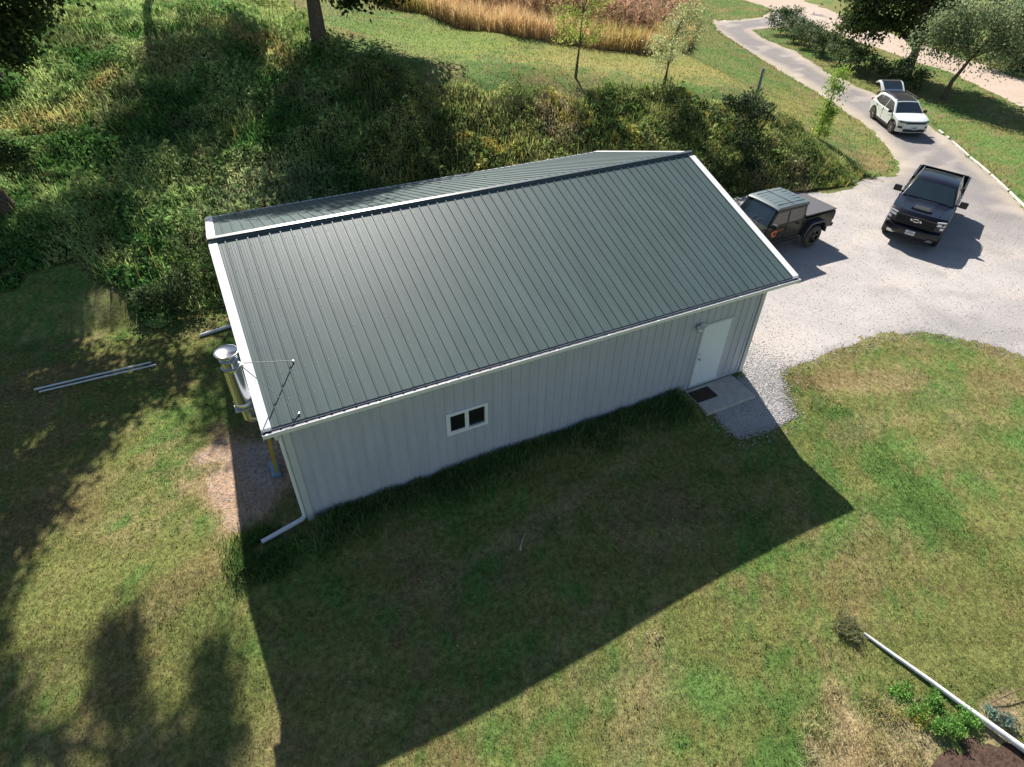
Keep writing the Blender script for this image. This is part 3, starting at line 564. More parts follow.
blades('dry_tall_grass',X,Y,height(X,Y),RNG.uniform(.1,.34,len(X))*(.4+vnoise(X,Y,.3,38)),.009,jit(lerpc((.42,.40,.17),(.90,.74,.48),vnoise(X,Y,.45,34)),.3),M_blade,.8,drift=(-.35,.25))
X,Y=scatter(2600,8.8,9.7,-7.3,-6.2,lambda x,y:np.hypot((x-9.2)/.3,(y+6.75)/.36)+.5*vnoise(x,y,.15,35)<1)
blades('grass_clump',X,Y,height(X,Y),RNG.uniform(.12,.3,len(X)),.012,jit(lerpc((.14,.2,.07),(.42,.37,.22),RNG.random(len(X))),.3),M_blade,.7)

# ---------------------------------------------------------------- building
bld=empty('metal_building',(0,0,0)); tag(bld,'grey ribbed metal building with a dark green gable roof and white trim','building')
PITCH=.2286
def ribprof(a0,a1,big=.019,small=.0015,off=0.):
    out=[(a0,0.)]
    k=math.floor((a0-off)/PITCH)
    while off+k*PITCH<a1+PITCH:
        c=off+k*PITCH
        for d,h in((-.022,0),(-.012,big),(.012,big),(.022,0),(.078,0),(.086,small),(.098,small),(.106,0),(.132,0),(.140,small),(.152,small),(.160,0)):
            p=c+d
            if a0<p<a1: out.append((p,h))
        k+=1
    out.append((a1,0.)); return sorted(out)
def roofz(y): return HW+SL*WB/2-SL*abs(WB/2-y)+.03
def roof_slope(sgn):
    m=MB();pr=ribprof(X0+.02,X1-.02,.018)
    ye=-YE if sgn<0 else WB+YE; yr=WB/2
    vs=[];
    nrm=Vector((0,sgn*SL,1)).normalized()
    for (x,h) in pr:
        for y in(ye,yr): vs.append((x,y+nrm.y*h,roofz(y)+nrm.z*h))
    for (x,h) in pr:
        for y in(ye,yr): vs.append((x,y,roofz(y)-.03))
    n=len(pr); fs=[]
    for i in range(n-1):
        a=2*i;fs.append((a,a+2,a+3,a+1));b=2*n+2*i;fs.append((b,b+1,b+3,b+2))
        fs.append((a,b,b+2,a+2))
    m.add(vs,fs); return m.build('roof_panel',M_roof,bld,fix=True)
rp=roof_slope(-1); roof_slope(1)
m=MB()
for s in(-1,1):
    y0=WB/2+s*(.10 if s<0 else .17);y1=WB/2
    za,zb=roofz(y0)+.026,roofz(WB/2)+.05
    m.add([(X0-.02,y0,za),(X1+.02,y0,za),(X1+.02,y1,zb),(X0-.02,y1,zb),(X0-.02,y0,za-.02),(X1+.02,y0,za-.02),(X1+.02,y1,zb-.02),(X0-.02,y1,zb-.02)],[(0,1,2,3),(4,7,6,5),(0,4,5,1),(0,3,7,4),(1,5,6,2)])
pass
zr=roofz(WB/2)+.052
m.add([(X0-.02,WB/2-.07,zr-.010),(X1+.02,WB/2-.07,zr-.010),(X1+.02,WB/2+.01,zr+.003),(X0-.02,WB/2+.01,zr+.003),(X0-.02,WB/2-.07,zr-.03),(X1+.02,WB/2-.07,zr-.03)],[(0,1,2,3),(0,4,5,1)])
m.build('ridge_cap',M_ridge,bld)
def sloped(name,xa,xb,ya,yb,up,dn,mt):
    m=MB();m.add([(xa,ya,roofz(ya)+up),(xb,ya,roofz(ya)+up),(xb,yb,roofz(yb)+up),(xa,yb,roofz(yb)+up),(xa,ya,roofz(ya)-dn),(xb,ya,roofz(ya)-dn),(xb,yb,roofz(yb)-dn),(xa,yb,roofz(yb)-dn)],
      [(0,1,2,3),(4,7,6,5),(0,4,5,1),(1,5,6,2),(2,6,7,3),(3,7,4,0)]); return m.build(name,mt,bld,bevel=.004)
for xa,xb in((X0-.03,X0+.15),(X1-.15,X1+.03)):
    for sg in(-1,1):
        ye=-YE-.01 if sg<0 else WB+YE+.01
        sloped('rake_trim',xa,xb,ye,WB/2-sg*-.172 if False else (WB/2+sg*.172),.03,.16,M_white)
# soffits and eave fascia
m=MB()
for (ya,yb) in((-YE+.02,-.02),(WB+.02,WB+YE-.02)): MB().box(X0+.02,X1-.02,ya,yb,HW-SL*YE-.06,HW-SL*YE-.035).build('soffit',M_white,bld)
pass
def gutter(sg):
    ye=-YE if sg<0 else WB+YE
    zt=roofz(ye)-.035; m=MB()
    pr=[(0,0),(0,-.10),(.015,-.115),(.085,-.115),(.105,-.07),(.125,-.005),(.118,.006),(.098,-.005),(.093,-.045),(.078,-.105),(.02,-.105),(.008,0)]
    n=len(pr);vs=[(x,ye+sg*p,zt+h) for x in(X0-.03,X1+.03) for p,h in pr]
    m.add(vs,[(i,(i+1)%n,(i+1)%n+n,i+n) for i in range(n)]+[tuple(range(n)),tuple(range(n,2*n))])
    for xe in(X0-.034,X1+.024): m.prism([(0,0)],0,0) if False else m.box(xe,xe+.01,min(ye,ye+sg*.12),max(ye,ye+sg*.12),zt-.112,zt-.006)
    gobj=m.build('gutter',M_gut,bld)
    for x in [X0+.05,.75,1.75,3.18,4.45,5.6,6.9,8.2,9.35,10.6,11.8]:
        h=MB();h.box(x-.022,x+.022,min(ye+sg*.004,ye+sg*.118),max(ye+sg*.004,ye+sg*.118),zt-.02,zt-.012);h.box(x-.02,x+.02,min(ye+sg*.10,ye+sg*.13),max(ye+sg*.10,ye+sg*.13),zt-.012,zt+.014);h.build('gutter_hanger',M_white,gobj)
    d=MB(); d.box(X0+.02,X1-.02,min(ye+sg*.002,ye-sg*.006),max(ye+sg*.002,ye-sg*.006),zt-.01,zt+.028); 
    # dark liner: the shade inside the trough, put in as a dark strip
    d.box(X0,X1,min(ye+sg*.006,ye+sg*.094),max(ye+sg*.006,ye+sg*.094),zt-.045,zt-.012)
    d.build('drip_edge_and_trough_shade',M_gdark,bld)
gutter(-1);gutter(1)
rs=MB()
for y in [WB/2+s*d for s in(-1,1) for d in(.35,1.0,1.65,2.3,2.95,3.6,4.2)]:
    k=0
    while .08+k*PITCH+.045<X1-.1:
        xx_=math.ceil(X0/PITCH)*PITCH+k*PITCH+.045; k+=1
        if xx_>X1-.1: break
        rs.box(xx_-.007,xx_+.007,y-.007,y+.007,roofz(y)-.01,roofz(y)+.006)
tag(rs.build('roof_screws',M_roof,rp),kind='stuff')
# long walls
DX0,DX1,DZ0,DZ1=10.33,11.25,.1,2.12
WX0,WX1,WZ0,WZ1=3.29,4.25,1.22,1.83
def longwall(y,sg,opens):
    m=MB();pr=ribprof(.0,LB,.019,.0015,.08)
    for (xa,ha),(xb,hb) in zip(pr[:-1],pr[1:]):
        xm=(xa+xb)/2;sp=[(-.15,HW)]
        for o in opens:
            if o[0]<xm<o[1]: sp=[(-.15,o[2]),(o[3],HW)]
        for z0,z1 in sp: m.add([(xa,y+sg*ha,z0),(xb,y+sg*hb,z0),(xb,y+sg*hb,z1),(xa,y+sg*ha,z1)],[(0,1,2,3)])
    return m.build('wall',M_wall,bld,fix=False)
longwall(0,-1,[(DX0,DX1,-.15,DZ1),(WX0,WX1,WZ0,WZ1)]); longwall(WB,1,[])
def gable(x,sg):
    m=MB();pr=ribprof(0.,WB,.019,.0015,.05)
    for (ya,ha),(yb,hb) in zip(pr[:-1],pr[1:]): m.add([(x+sg*ha,ya,-.15),(x+sg*hb,yb,-.15),(x+sg*hb,yb,roofz(yb)-.05),(x+sg*ha,ya,roofz(ya)-.05)],[(0,1,2,3)])
    m.build('wall',M_wall,bld,fix=False)
gable(0,-1);gable(LB,1)
for cx,cy in((0,0),(LB,0),(0,WB),(LB,WB)):
    sx=-1 if cx==0 else 1;sy=-1 if cy==0 else 1;m=MB()
    m.box(min(cx+sx*.028,cx-sx*.11),max(cx+sx*.028,cx-sx*.11),min(cy+sy*.022,cy+sy*.028),max(cy+sy*.022,cy+sy*.028),-.1,HW-.02)
    m.box(min(cx+sx*.022,cx+sx*.028),max(cx+sx*.022,cx+sx*.028),min(cy+sy*.022,cy-sy*.11),max(cy+sy*.022,cy-sy*.11),-.1,HW-.02)
    m.build('corner_trim',M_trim,bld,bevel=.003)
m=MB();m.box(.08,DX0-.06,-.034,-.024,HW-.30,HW-.24) if False else None
# window
def frame(m,x0,x1,z0,z1,w,y0,y1):
    m.box(x0,x1,y0,y1,z1-w,z1);m.box(x0,x1,y0,y1,z0,z0+w);m.box(x0,x0+w,y0,y1,z0+w,z1-w);m.box(x1-w,x1,y0,y1,z0+w,z1-w);return m
wn=frame(MB(),WX0-.02,WX1+.02,WZ0-.02,WZ1+.02,.075,-.045,.05).build('window',M_white,bld,bevel=.004)
m=MB();m.box((WX0+WX1)/2-.035,(WX0+WX1)/2+.035,-.036,.03,WZ0+.055,WZ1-.055);m.build('mullion',M_white,wn,bevel=.003)
frame(MB(),WX0+.055,(WX0+WX1)/2-.035,WZ0+.055,WZ1-.055,.022,-.03,.02).build('sash',M_white,wn)
MB().box(WX0+.07,(WX0+WX1)/2-.045,-.012,-.004,WZ0+.07,WZ1-.07).build('pane',M_glass,wn)
MB().box((WX0+WX1)/2+.035,WX1-.055,.008,.016,WZ0+.055,WZ1-.055).build('pane',M_glass,wn)
MB().box(WX0-.1,WX1+.1,.3,.32,WZ0-.2,WZ1+.2).build('dark_interior',M_int,wn)
# door
frame(MB(),DX0-.05,DX1+.05,DZ0-.05,DZ1+.05,.055,-.03,.05).build('door_frame',M_trim,bld,bevel=.003)
dr=MB().box(DX0+.006,DX1-.006,-.018,.028,DZ0+.01,DZ1-.006).build('door',M_door,bld,bevel=.004)
m=MB();m.lathe([(0,-.02),(.03,-.02),(.03,-.03),(.012,-.034),(.012,-.06),(.028,-.07),(.026,-.09),(0,-.095)],(DX0+.07,0,DZ0+.95),'y',16);m.build('door_handle',M_galv,dr,smooth=True)
m=MB();m.lathe([(0,-.02),(.024,-.02),(.022,-.034),(0,-.036)],(DX0+.07,0,DZ0+1.1),'y',14);m.build('deadbolt',M_galv,dr,smooth=True)
# wall lamp with two heads and a sensor
m=MB();m.box(10.04,10.16,-.055,-.019,2.12,2.26);lm=m.build('wall_lamp',M_fix,bld,bevel=.006)
for dx,sz in((-.05,-.02),(.06,.03)):
    h=MB();h.tube([(10.10+dx*.4,-.05,2.2+sz),(10.10+dx*1.3,-.10,2.24+sz),(10.10+dx*1.6,-.2,2.2+sz)],[.018,.045,.062],12);h.build('lamp_head',M_gut,lm,smooth=True)
h=MB();h.box(10.07,10.13,-.13,-.055,2.03,2.1);h.build('motion_sensor',M_fix,lm,bevel=.01)
# small hydrant-like tap by the door
m=MB();m.tube([(9.92,-.06,-.05),(9.92,-.06,.32),(9.92,-.12,.34)],[.014,.014,.014],8);m.build('wall_tap',M_galv,bld)
# downspouts
def spout(pts,sz=.04,n=8): return MB().tube(pts,sz,n)
ds=spout([(-.12,-.56,3.14),(-.12,-.5,3.02),(-.075,-.02,2.78),(-.075,.05,2.6),(-.075,.05,.2),(-.085,.04,.1)],.044,10).build('downspout',M_gut,bld,smooth=True)
spout([(-.075,.05,.12),(-.16,-.02,.12),(-1.03,-.22,.09)],.052,10).build('spout_extension',M_pvc,ds,smooth=True)
ds=spout([(-.12,WB+.56,3.14),(-.12,WB+.5,3.02),(-.075,WB+.02,2.78),(-.075,WB-.05,2.6),(-.075,WB-.05,.2)],.044,10).build('downspout',M_gut,bld,smooth=True)
spout([(-.075,WB-.03,.14),(-.2,WB-.0,.08),(-1.46,WB-.15,.05)],.05,10).build('spout_extension',M_pvc,ds,smooth=True)
# stove pipe
cx,cy,zt=-.49,.22,4.66
m=MB();m.lathe([(.145,3.42),(.15,3.44),(.15,4.42),(.155,4.43),(.155,4.47),(.145,4.48),(0,4.48)],(cx,cy,0),'z',32);m.lathe([(0,3.4),(.16,3.4),(.165,3.43),(.165,3.5),(.15,3.52)],(cx,cy,0),'z',32)
ch=m.build('stove_pipe',M_steel,bld,smooth=True)
m=MB();m.lathe([(.12,4.48),(.12,4.56),(.17,4.565),(.195,4.58),(.205,4.60),(.205,4.615),(.19,4.62),(.16,4.60),(0,4.585)],(cx,cy,0),'z',32);m.build('pipe_cap',M_steel,ch,smooth=True)
m=MB();m.lathe([(.152,4.26),(.165,4.265),(.165,4.31),(.152,4.315)],(cx,cy,0),'z',32);m.box(cx+.13,cx+.2,cy-.05,cy+.05,4.27,4.3);m.build('pipe_band',M_steel,ch,smooth=True)
for (fx,fy) in((.55,.72),(.36,-.38)):
    a=Vector((cx+.15,cy+(.03 if fy>0 else -.03),4.29));bb=Vector((fx,fy,roofz(fy)+.02))
    m=MB();m.tube([a,bb],.009,8);m.box(fx-.015,fx+.015,fy-.015,fy+.015,roofz(fy)-.0,roofz(fy)+.03);m.build('brace_rod',M_galv,ch)
m=MB();m.beam((cx-.12,cy+.02,3.38),(-.03,cy+.02,2.9),.03,.03);m.beam((cx-.12,cy-.1,3.4),(-.02,cy-.1,3.4),.035,.02);m.beam((cx-.12,cy+.12,3.4),(-.02,cy+.12,3.4),.035,.02);m.box(cx-.17,cx+.16,cy-.17,cy+.17,3.385,3.405);m.build('pipe_bracket',M_galv,ch)
m=MB();m.tube([(cx,cy,3.42),(cx,cy,3.1),(cx+.2,cy,2.98),(.0,cy,2.98)],.09,16);m.build('pipe_elbow',M_steel,ch,smooth=True)

# ladder standing against the left gable
lad=empty('ladder',(-.40,1.75,hz(-.40,1.75))); tag(lad,'yellow ladder with a pale blue foot standing against the left end wall under the eave','ladder')
def lp(t,s): return Vector((.0+.16*t,s,2.5*t+.02))
for s in(-.17,.17):
    m=MB();m.beam(lp(0.02,s),lp(1,s),.03,.075);m.build('rail',M_yel,lad,bevel=.004)
for i in range(9):
    m=MB();t=.08+i*.105;m.beam(lp(t,-.165),lp(t,.165),.05,.025);m.build('rung',M_galv,lad)
m=MB();m.box(-.10,.09,-.22,.22,.05,.13);m.box(-.08,.07,-.2,-.14,0,.05);m.box(-.08,.07,.14,.2,0,.05);m.build('foot',M_blue,lad,bevel=.01)

# slab, mat, loose things
def thing_mesh(o,label,cat,group=None): return tag(o,label,cat,group)
m=MB();m.prism([(10.16,-.2),(11.82,-.2),(11.82,.03),(10.16,.03)],-1.02,-.035)
thing_mesh(m.build('door_step',M_conc,None,bevel=.012),'pale concrete step slab in front of the white door','slab')
mt=MB().box(10.18,10.86,-.60,-.16,.033,.047).build('doormat',M_mat,None,bevel=.004);mt.rotation_euler=(0,0,0);tag(mt,'dark brown doormat on the concrete step','doormat')
def polepts(a,b,h): return [(a[0],a[1],hz(*a)+h),((a[0]+b[0])/2,(a[1]+b[1])/2,hz((a[0]+b[0])/2,(a[1]+b[1])/2)+h),(b[0],b[1],hz(*b)+h)]
tag(MB().tube(polepts((-5.68,7.42),(-2.83,7.38),.055),.028,10).build('pipe',M_pvc,None,smooth=True),'upper of two long thin white pipes lying on the lawn left of the building','pipe','white pipes lying on the lawn')
tag(MB().tube(polepts((-5.56,7.26),(-2.70,7.20),.055),.024,10).build('pipe',M_pvc,None,smooth=True),'lower of two long thin white pipes lying on the lawn left of the building','pipe','white pipes lying on the lawn')
m=MB();z0=hz(9.42,-6.96)
rl=[(9.42,-6.98),(9.62,-7.55),(9.86,-8.2),(10.02,-8.7),(10.2,-9.2),(10.42,-9.8),(10.75,-10.7)]
m.tube([(a,b,hz(a,b)+.03+.018*i_) for i_,(a,b) in enumerate(rl)],[.03,.036,.043,.05,.056,.062,.066],12)
tag(m.build('rail',M_pvcw,None,smooth=True),'long white weathered rail rising from the grass towards the bottom right corner','rail')
tag(MB().tube([(10.45,-8.95,hz(10.45,-8.95)+.02),(11.0,-9.02,hz(11,-9)+.12),(11.9,-9.15,hz(11.9,-9.15)+.16)],.012,6).build('stick',M_stick,None),'thin brown stick lying on dry grass at the right edge above the white rail','stick')
m=MB();z0=hz(4.03,-2.4);m.tube([(3.93,-2.44,z0+.05),(4.06,-2.28,z0+.05),(4.22,-2.12,z0+.06)],[.016,.01,.005],6);m.tube([(3.93,-2.44,z0+.05),(3.90,-2.5,z0+.05)],[.028,.02],6)
tag(m.build('twig',M_conc,None),'small pale twig lying on the shaded lawn in front of the building','twig')
X,Y=scatter(110,5.3,5.75,-5.45,-4.95,lambda x,y:np.hypot((x-5.5)/.2,(y+5.2)/.16)<1)
V,F,Cc=leaf_arrays(np.stack([X,Y,height(X,Y)+.05+RNG.uniform(0,.04,len(X))],1),np.full(len(X),.05),jit(np.tile((.45,.38,.26),(len(X),1)),.3))
tag(npmesh('dead_leaf_clump',V,F,M_leaf,None,Cc),kind='stuff')
# post on the bank
px_,py_=23.5,12.7;z0=hz(px_,py_)
m=MB();m.tube([(px_,py_,z0-.1),(px_+.03,py_,z0+1.3),(px_+.06,py_,z0+2.5)],[.075,.07,.065],10)
tag(m.build('post',M_post,None,smooth=True),'weathered grey post standing in the shrub on the bank','post')
# white edging along the right side of the driveway, in pieces
ED=[((42.6,18.9),(42.0,17.55)),((40.0,13.55),(39.7,13.05)),((39.45,12.65),(39.25,12.35)),((38.9,11.9),(37.6,10.0)),((37.5,9.85),(36.2,7.9)),((36.1,7.75),(34.9,6.1)),((34.8,5.95),(33.5,4.45)),((33.4,4.3),(31.5,1.8))]
EL=['broken piece of white edging beside the white car','short pale piece of white edging in front of the white car','tiny pale piece of white edging next to the gap in the driveway border','long white edging strip nearest the white car on the right of the driveway','white edging strip level with the black pickup cargo bed','white edging strip right of the black pickup','white edging strip reaching the right edge of the photo','white edging strip beyond the right edge of the photo']
for (a,b_),lb in zip(ED,EL):
    m=MB();n=6;pp=[Vector((a[0]+(b_[0]-a[0])*i/n,a[1]+(b_[1]-a[1])*i/n,0)) for i in range(n+1)]
    for p in pp: p.z=hz(p.x,p.y)+.06
    for i in range(n): m.beam(pp[i],pp[i+1]+(pp[i+1]-pp[i])*.02,.08,.07)
    tag(m.build('edging',M_curb,None),lb,'edging','white edging pieces along the driveway')
# ---------------------------------------------------------------- vehicles (x forward, y left, z up)
def arc(cx,cz,r,n=12,a0=180,a1=0): return [(cx+r*math.cos(math.radians(a0+(a1-a0)*i/n)),cz+r*math.sin(math.radians(a0+(a1-a0)*i/n))) for i in range(n+1)]
def under(xr,xf,zb,wr,wf,R,cz):
    """bottom line from rear to front with two wheel arches"""
    q=[(xr,zb)]
    for w in(wr,wf):
        h=cz-zb;dx=math.sqrt(max(0,R*R-h*h)) if abs(h)<R else R;a=math.degrees(math.atan2(zb-cz,dx))
        q+=arc(w,cz,R,14,180-a,a)
    return q+[(xf,zb)]
def shape(hw,zb,k,x0,x1,nose=.25,tail=.1,hwx=None):
    """returns fn(x,y,z): y in -1..1 -> world, tumblehome above zb, plan rounding at both ends"""
    L=x1-x0
    def fn(x,y,z):
        w=hw-max(0,z-zb)*k-max(0,zb-.35-z)*.06
        Y=y*w
        f=max(0,(x-(x1-.9))/.9);r=max(0,((x0+.7)-x)/.7)
        X=x-nose*f*abs(y)**3-tail*r*abs(y)**4*-1
        Y*=1-.05*f-.03*r
        return (X,Y,z-.035*abs(y)**3*(1 if z>zb*.9 else 0))
    return fn
YS=[-1,-.97,-.88,-.66,-.33,0,.33,.66,.88,.97,1]
def quadpanel(m,pts,th=.006):
    p=[Vector(q) for q in pts];n=(p[1]-p[0]).cross(p[2]-p[0]).normalized()
    k=len(p);m.add(p+[q-n*th for q in p],[tuple(range(k)),tuple(range(2*k-1,k-1,-1))]+[(i,i+k,(i+1)%k+k,(i+1)%k) for i in range(k)])
def wheel(root,x,y,R,w,tm,rm,spokes=5):
    s=1 if y>0 else -1
    r=R*.64
    m=MB();m.lathe([(0,s*(w/2-.05)),(r*.22,s*(w/2-.045)),(r*.24,s*(w/2-.02)),(r*.14,s*(w/2-.01)),(0,s*(w/2-.01))],(x,y,R),'y',20)
    for i in range(spokes):
        a=2*math.pi*i/spokes+.3;c,sn=math.cos(a),math.sin(a)
        m.beam((x+c*r*.15,y+s*(w/2-.03),R+sn*r*.15),(x+c*r*.95,y+s*(w/2-.025),R+sn*r*.95),r*.24,.03,up=(0,1,0))
    m.lathe([(r*.9,s*(w/2-.005)),(r*1.0,s*(w/2)),(r*1.02,s*(w/2-.03)),(r*.92,s*(w/2-.09)),(r*.9,s*(w/2-.02))],(x,y,R),'y',28)
    wh=m.build('wheel',rm,root,smooth=True)
    m=MB();m.lathe([(r,-w/2+.01),(R*.86,-w/2),(R*.96,-w/2+.02),(R,-w/2+.05),(R,w/2-.05),(R*.96,w/2-.02),(R*.86,w/2),(r,w/2-.01),(r*.96,0)],(x,y,R),'y',36,closed=True)
    m.build('tyre',tm,wh,smooth=True)
    MB().lathe([(0,s*(w/2-.11)),(r*1.0,s*(w/2-.1)),(r*1.0,s*(w/2-.13)),(0,s*(w/2-.14))],(x,y,R),'y',24).build('brake_disc',M_plast,wh)
def place(root,x,y,h):
    z=hz(x,y);e=1.2
    fx=(hz(x+math.cos(h)*e,y+math.sin(h)*e)-hz(x-math.cos(h)*e,y-math.sin(h)*e))/(2*e)
    fy=(hz(x-math.sin(h)*.7,y+math.cos(h)*.7)-hz(x+math.sin(h)*.7,y-math.cos(h)*.7))/1.4
    root.location=(x,y,z+.015); root.rotation_euler=(math.atan(fy),-math.atan(fx),h)
def sidewin(fn,pts,s,name,mt,root,e=.008):
    m=MB();m.add([(lambda v:(v[0],v[1]+s*e,v[2]))(fn(x,s,z)) for x,z in pts]+[(lambda v:(v[0],v[1]-s*.004,v[2]))(fn(x,s,z)) for x,z in pts],
      [tuple(range(len(pts)))]+[tuple(range(2*len(pts)-1,len(pts)-1,-1))]+[(i,i+len(pts),(i+1)%len(pts)+len(pts),(i+1)%len(pts)) for i in range(len(pts))])
    return m.build(name,mt,root)
def cross_panel(fn,xa,za,xb,zb,ya,yb,off,name,mt,root,n=6):
    """curved panel across the body between profile points a and b (in half-width fractions), set off along its normal"""
    A=[];B=[]
    d=Vector((xb-xa,0,zb-za)).normalized();nn=Vector((-d.z,0,d.x)); 
    if nn.z<0: nn=-nn
    for i in range(n+1):
        t=-1+2*i/n;A.append(Vector(fn(xa,t*ya,za))+nn*off);B.append(Vector(fn(xb,t*yb,zb))+nn*off)
    vs=A+B+[v-nn*(off+.01) for v in A+B];k=n+1;fs=[]
    for i in range(n): fs+=[(i,i+1,k+i+1,k+i),(2*k+i,3*k+i,3*k+i+1,2*k+i+1),(i,2*k+i,2*k+i+1,i+1),(k+i,k+i+1,3*k+i+1,3*k+i)]
    fs+=[(0,k,3*k,2*k),(n,2*k+n,3*k+n,k+n)]
    return MB().add(vs,fs).build(name,mt,root)
def mirror(root,x,y,z,mt,big=1.):
    s=1 if y>0 else -1;m=MB();m.box(x-.06,x+.06,min(y,y+s*.2*big),max(y,y+s*.2*big),z-.02,z+.15*big);o=m.build('wing_mirror',mt,root,bevel=.03)
    m=MB();m.box(x-.02,x+.03,min(y-s*.2,y),max(y-s*.2,y),z-.01,z+.04);m.build('mirror_arm',mt,o)
def plate(root,x,z,ink=True,back=False):
    s=-1 if back else 1
    m=MB();m.box(min(x,x+s*.012),max(x,x+s*.012),-.155,.155,z-.078,z+.078);o=m.build('licence_plate',M_plate,root,bevel=.004)
    m=MB()
    for i in range(6): m.box(min(x+s*.012,x+s*.015),max(x+s*.012,x+s*.015),-.12+i*.042,-.12+i*.042+.026,z-.035,z+.03)
    m.box(min(x+s*.012,x+s*.015),max(x+s*.012,x+s*.015),-.07,.07,z+.048,z+.062)
    m.build('plate_marking',M_ink,o)

# --- white compact SUV with its hatch open
car=empty('suv'); tag(car,'white car with a black roof parked on the driveway with its rear hatch open','car')
fn=shape(.915,1.0,.33,-2.2,2.2,.34,.16)
prof=under(-2.12,2.12,.27,-1.32,1.32,.43,.36)+[(2.2,.42),(2.2,.72),(2.12,.90),(1.9,.98),(1.45,1.04),(1.05,1.08),(-2.1,1.06),(-2.2,.9),(-2.2,.5)]
MB().loft(prof,YS,fn).build('body',M_pwhite,car,bevel=.03)
cab=[(-2.08,1.0),(-2.02,1.2),(-1.72,1.53),(-1.3,1.61),(-.5,1.65),(.15,1.62),(.42,1.55),(1.12,1.02)]
fnc=shape(.87,1.0,.38,-2.2,2.6,0,.1)
MB().loft(cab,YS,fnc).build('cabin',M_pwhite,car,bevel=.02)
cross_panel(fnc,-1.62,1.585,-1.25,1.635,.93,.93,.02,'roof_spoiler',M_roofb,car)
m=MB();pr=[(-1.64,1.57),(-1.3,1.622),(-.5,1.662),(.15,1.632),(.40,1.57),(.38,1.54),(-.5,1.6),(-1.6,1.54)];m.loft(pr,[y*.9 for y in YS],fnc);rf=m.build('roof_panel',M_roofb,car,bevel=.01)
for s in(-1,1): MB().tube([(-1.35,s*.60,1.64),(-1.25,s*.60,1.69),(.0,s*.60,1.70),(.12,s*.60,1.645)],.018,8).build('roof_rail',M_plast,rf,smooth=True)
cross_panel(fnc,.47,1.52,1.07,1.07,.88,.93,.012,'windscreen',M_cglass,car)
for s in(-1,1):
    sidewin(fnc,[(.95,1.08),(.38,1.50),(-.22,1.55),(-.22,1.08)],s,'side_window',M_sideg,car)
    sidewin(fnc,[(-.30,1.08),(-.30,1.55),(-1.02,1.53),(-1.12,1.08)],s,'side_window',M_sideg,car)
    sidewin(fnc,[(-1.18,1.1),(-1.10,1.51),(-1.45,1.46),(-1.75,1.18)],s,'side_window',M_sideg,car)
    # black cladding: sills and arch lips
    m=MB();m.prism([(-.9,.25),(.9,.25),(.9,.40),(-.9,.40)],min(s*.86,s*.905),max(s*.86,s*.905));m.build('sill_cladding',M_plast,car,bevel=.01)
    for w in(-1.32,1.32):
        a=arc(w,.36,.47,14,190,-10);b_=arc(w,.36,.425,14,-10,190);MB().prism(a+b_,min(s*.88,s*.922),max(s*.88,s*.922)).build('arch_trim',M_plast,car)
    for x in(.62,-.45):
        MB().box(x-.1,x+.1,min(s*.905,s*.93),max(s*.905,s*.93),.90,.925).build('door_handle',M_pwhite,car,bevel=.006)
    for x in(.98,-.26,-1.15):
        MB().box(x-.004,x+.004,min(s*.89,s*.917),max(s*.89,s*.917),.42,1.02).build('door_gap',M_plast,car)
    mirror(car,.82,s*.90,1.04,M_plast)
    MB().add([fn(2.10,s*.97,.87),fn(2.16,s*.55,.87),fn(2.17,s*.55,.80),fn(2.14,s*.97,.78),fn(1.98,s*1.0,.86),fn(1.98,s*1.0,.78)],[(0,1,2,3),(4,0,3,5)])
    m=MB();a=[(2.215-.34*abs(t)**3,s*t*.86,z) for t,z in((.95,.90),(.55,.88),(.55,.81),(.95,.80))];quadpanel(m,[(p[0]+.012,p[1],p[2]) for p in a],.03);m.build('headlight',M_cglass,car)
    m=MB();a=[(2.22-.34*abs(t)**3,s*t*.87,z) for t,z in((.95,.62),(.74,.60),(.74,.50),(.95,.52))];quadpanel(m,[(p[0]+.008,p[1],p[2]) for p in a],.03);m.build('fog_light',M_plast,car)
    MB().box(-2.20,-2.10,min(s*.6,s*.86),max(s*.6,s*.86),.95,1.05).build('tail_light',M_red,car,bevel=.01)
    for w in(-1.32,1.32): wheel(car,w,s*.80,.36,.235,M_tyre,M_rim,5)
MB().box(2.17,2.226,-.55,.55,.775,.885).build('grille',M_plast,car,bevel=.01)
MB().box(2.17,2.215,-.62,.62,.36,.50).build('lower_grille',M_plast,car,bevel=.02)
MB().box(2.15,2.225,-.55,.55,.31,.345).build('skid_trim',M_galv,car,bevel=.01)
plate(car,2.222,.56)
MB().box(-1.9,1.9,-.66,.66,.22,.6).build('chassis',M_int,car)
MB().box(-2.10,-2.065,-.66,.66,.72,1.42).build('cargo_opening',M_int,car)
m=MB();hp=[(-1.60,1.63),(-2.15,1.98),(-2.45,2.02),(-2.72,1.86),(-2.68,1.82),(-2.44,1.96),(-2.15,1.92),(-1.62,1.585)]
m.loft(hp,[y*.80 for y in YS],lambda x,y,z:(x,y*.86,z-.05*y*y));ht=m.build('hatch',M_pwhite,car,bevel=.008)
m=MB();quadpanel(m,[(-1.66,-.54,1.70),(-1.66,.54,1.70),(-2.13,.56,1.995),(-2.13,-.56,1.995)],.01);m.build('rear_window',M_cglass,ht)
m=MB();quadpanel(m,[(-2.17,-.56,2.012),(-2.17,.56,2.012),(-2.40,.56,2.035),(-2.40,-.56,2.035)],.01);m.build('hatch_trim',M_plast,ht)
for s in(-1,1): MB().tube([(-1.72,s*.6,1.42),(-2.1,s*.6,1.90)],.012,6).build('gas_strut',M_plast,ht)
MB().box(-2.50,-2.30,-.5,.5,1.90,1.935).build('hatch_lining',M_gut,ht)
place(car,38.2,15.2,4.21)

